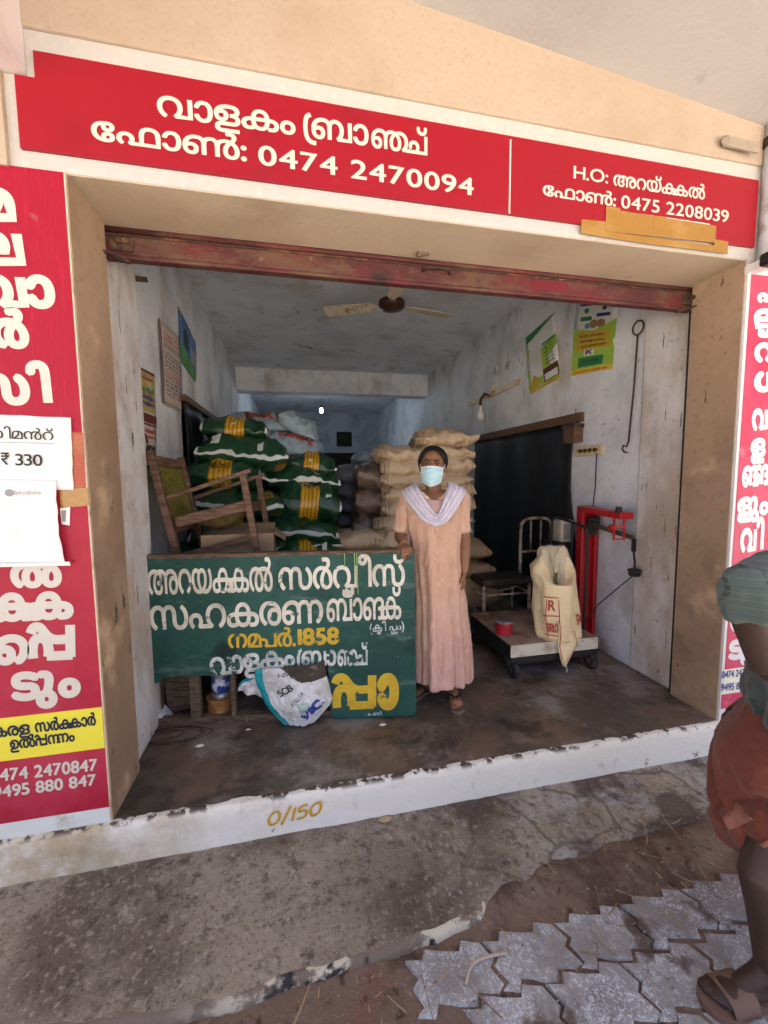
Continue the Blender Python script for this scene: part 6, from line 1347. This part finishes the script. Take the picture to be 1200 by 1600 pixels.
mb.tube([rsh, rel_], [.052, .040], 16, round_ends=True); mb.tube([rel_, rel_*.6+rwr*.4, rwr], [.041, .038, .028], 16, round_ends=True); hand(mb, rwr, V((0, 0, -1))+mf*.2, ml, -1, 1., (22, 30, 20))
h1 = onz(1222, 1552, GZ); t1 = onz(1072, 1578, GZ); t1 = h1+(t1-h1).normalized()*.252
d1 = (t1-h1).normalized()
an = h1+d1*.055+V((0, 0, .10)); kn = ony(1186, 1375, -.90)
mb.tube([mp_(0, .08, .82), kn, kn*.62+an*.38+V((.02, 0, 0)), an], [.082, .052, .053, .034], 18, round_ends=True)
h2 = V((h1.x+.42, h1.y+.06, GZ)); t2 = h2+(mf*.9+V((0, .1, 0))).normalized()*.252; d2 = (t2-h2).normalized(); an2 = h2+d2*.055+V((0, 0, .10)); kn2 = mp_(.05, -.10, .50)
mb.tube([mp_(0, -.09, .86), kn2, kn2*.62+an2*.38, an2], [.10, .060, .055, .036], 18, round_ends=True)
foot(mb, h1, t1, 1.1); foot(mb, h2, t2, 1.1)
mb.build('body', m_skm, MN, remesh=.0055, smoothit=3)
for s_ in (-1, 1):
    e = MB(); e.ell(hq(.0305*s_, -.0735, .010), (.0135, .0095, .0075), 14, 10, Mh.to_3x3().to_4x4()); eo = e.build('eye', m_eyew, MN, smooth=True)
    e = MB(); e.ell(hq(.0305*s_, -.082, .010), (.006, .003, .006), 12, 8, Mh.to_3x3().to_4x4()); e.build('iris', m_iris, eo, smooth=True)
mb = MB()
def hairm(u, v):
    th = pi*2*u; lim = radians(112 if cos(th) > -.2 else 62); ph = v*lim; x, y, z = sin(ph)*sin(th), sin(ph)*cos(th), cos(ph)
    return hq(.078*x, .014+.097*y, .030+.088*z)
mb.grid(48, 20, hairm, uv=False); bmesh.ops.remove_doubles(mb.bm, verts=mb.bm.verts, dist=.0004); mb.build('hair', m_hair, MN, smooth=True, solid=.008)
mb = MB()                                                       # shirt
fs = lambda t, z_: .006*sin(6*t+z_*9)+.005*sin(11*t+2)
mring(mb, [(.80, .168, .205, .0, .01), (.86, .165, .203, .0, .005), (.96, .15, .195, 0, 0), (1.12, .13, .182, 0, 0), (1.27, .118, .19, 0, 0), (1.345, .09, .165, 0, 0), (1.385, .06, .09, -.01, 0)], 48, fs)
sl_e = mel+(mel-msh).normalized()*.012
mb.tube([msh-(mel-msh)*.2, msh+V((0, 0, .005)), (msh+mel)/2, sl_e], [.066, .064, .054, .040], 22, flat=.85, round_ends=True)
mb.tube([rsh-(rel_-rsh)*.2, rsh, (rsh+rel_)/2, rel_*.8+rsh*.2], [.07, .075, .07, .072], 22)
mb.tube([mel-(mel-msh).normalized()*.05, mel-(mel-msh).normalized()*.015+V((.008, 0, -.012)), mel*.80+mwr*.20+V((.012, 0, -.01))], [.050, .050, .064], 20)
sh_ = mb.build('shirt', m_shirt, MN, remesh=.007, smoothit=3); wrinkle(sh_, (.013, (11, 11, 5), 2), (.003, (26, 26, 16), 6))
mb = MB(); mring(mb, [(1.37, .068, .085, -.01, 0), (1.40, .066, .075, -.01, 0), (1.415, .062, .07, -.012, 0)], 30); mb.build('collar', m_shirt, MN, smooth=True)
# lungi, doubled up to the knee, with its tucked fold
LR = [(.40, .19, .215, .02, .04), (.45, .20, .225, .025, .045), (.56, .20, .22, .02, .04), (.66, .195, .215, .015, .03), (.74, .175, .205, .01, .02), (.82, .14, .172, 0, 0), (.93, .13, .165, 0, 0)]
T0 = radians(72)
def fl(t, z_):
    g = lambda x, s_: exp(-(x/s_)**2)
    a_, b_ = t*1.9+z_*6.5, (t*1.9-z_*6.5)*.22
    r = (.012*sin(5*t+1+z_*7)+.022*(1-2.2*abs(noise.noise(V((a_, b_, 1.5)))))+.015*(1-2.2*abs(noise.noise(V((a_*2.3, b_*2, 7.5)))))+.004*(1-2.2*abs(noise.noise(V((a_*5, b_*3, 3.5))))))*(1.15-.5*z_)
    r += .034*g(t-T0+.12, .55)*g(z_-.66, .075)+.034*g(t-T0+.05, .6)*g(z_-.50, .08)-.018*g(z_-(.60+.22*(t-T0)), .022)*g(t-T0-.1, .9)
    r += .012*g(z_-(.70+.25*(t-T0)), .02)*g(t-T0-.5, .6)-.014*g(z_-(.50+.40*(t-T0-.3)), .02)*g(t-T0-.5, .5)
    return r
def lf(t, z_, off=.0):
    for a, b in zip(LR, LR[1:]):
        if a[0] <= z_ <= b[0]: k = (z_-a[0])/(b[0]-a[0]); r = [x*(1-k)+y*k for x, y in zip(a, b)]; break
    f = fl(t, z_)+off; return mp_(r[3]+(r[1]+f)*cos(t), r[4]+(r[2]+f)*sin(t), z_-.05*(1-min(1, (z_-.40)/.3))*max(0, sin(t-T0-.4))*1.2)
mb = MB(); mb.grid(150, 60, lambda u, v: lf(2*pi*u, .40+.53*v), uv=False); bmesh.ops.remove_doubles(mb.bm, verts=mb.bm.verts, dist=.0004)
lu = mb.build('lungi', m_lungi, MN, smooth=True, solid=.004); wrinkle(lu, (.002, (30, 30, 30), 2))
mb = MB(); mb.grid(2, 24, lambda u, v: lf(T0+.55-.5*v+.055*u, .67-.20*v, .005), uv=False); mb.build('border_stripe', m_border, lu, smooth=True, solid=.002)
mb = MB(); mb.grid(5, 10, lambda u, v: lf(T0-.22+.26*u*(1-v), .555-.10*v, .005), uv=False); mb.build('border_patch', m_border, lu, smooth=True, solid=.002)
m_bsand = mat('brown_sandal', (.15, .088, .066), [((.21, .14, .11), 12, .5, .7)], rough=.6)
sandal(MN, h1, t1, 1.12, m_bsand, m_bsand, True); sandal(MN, h2, t2, 1.12, m_bsand, m_bsand, True)
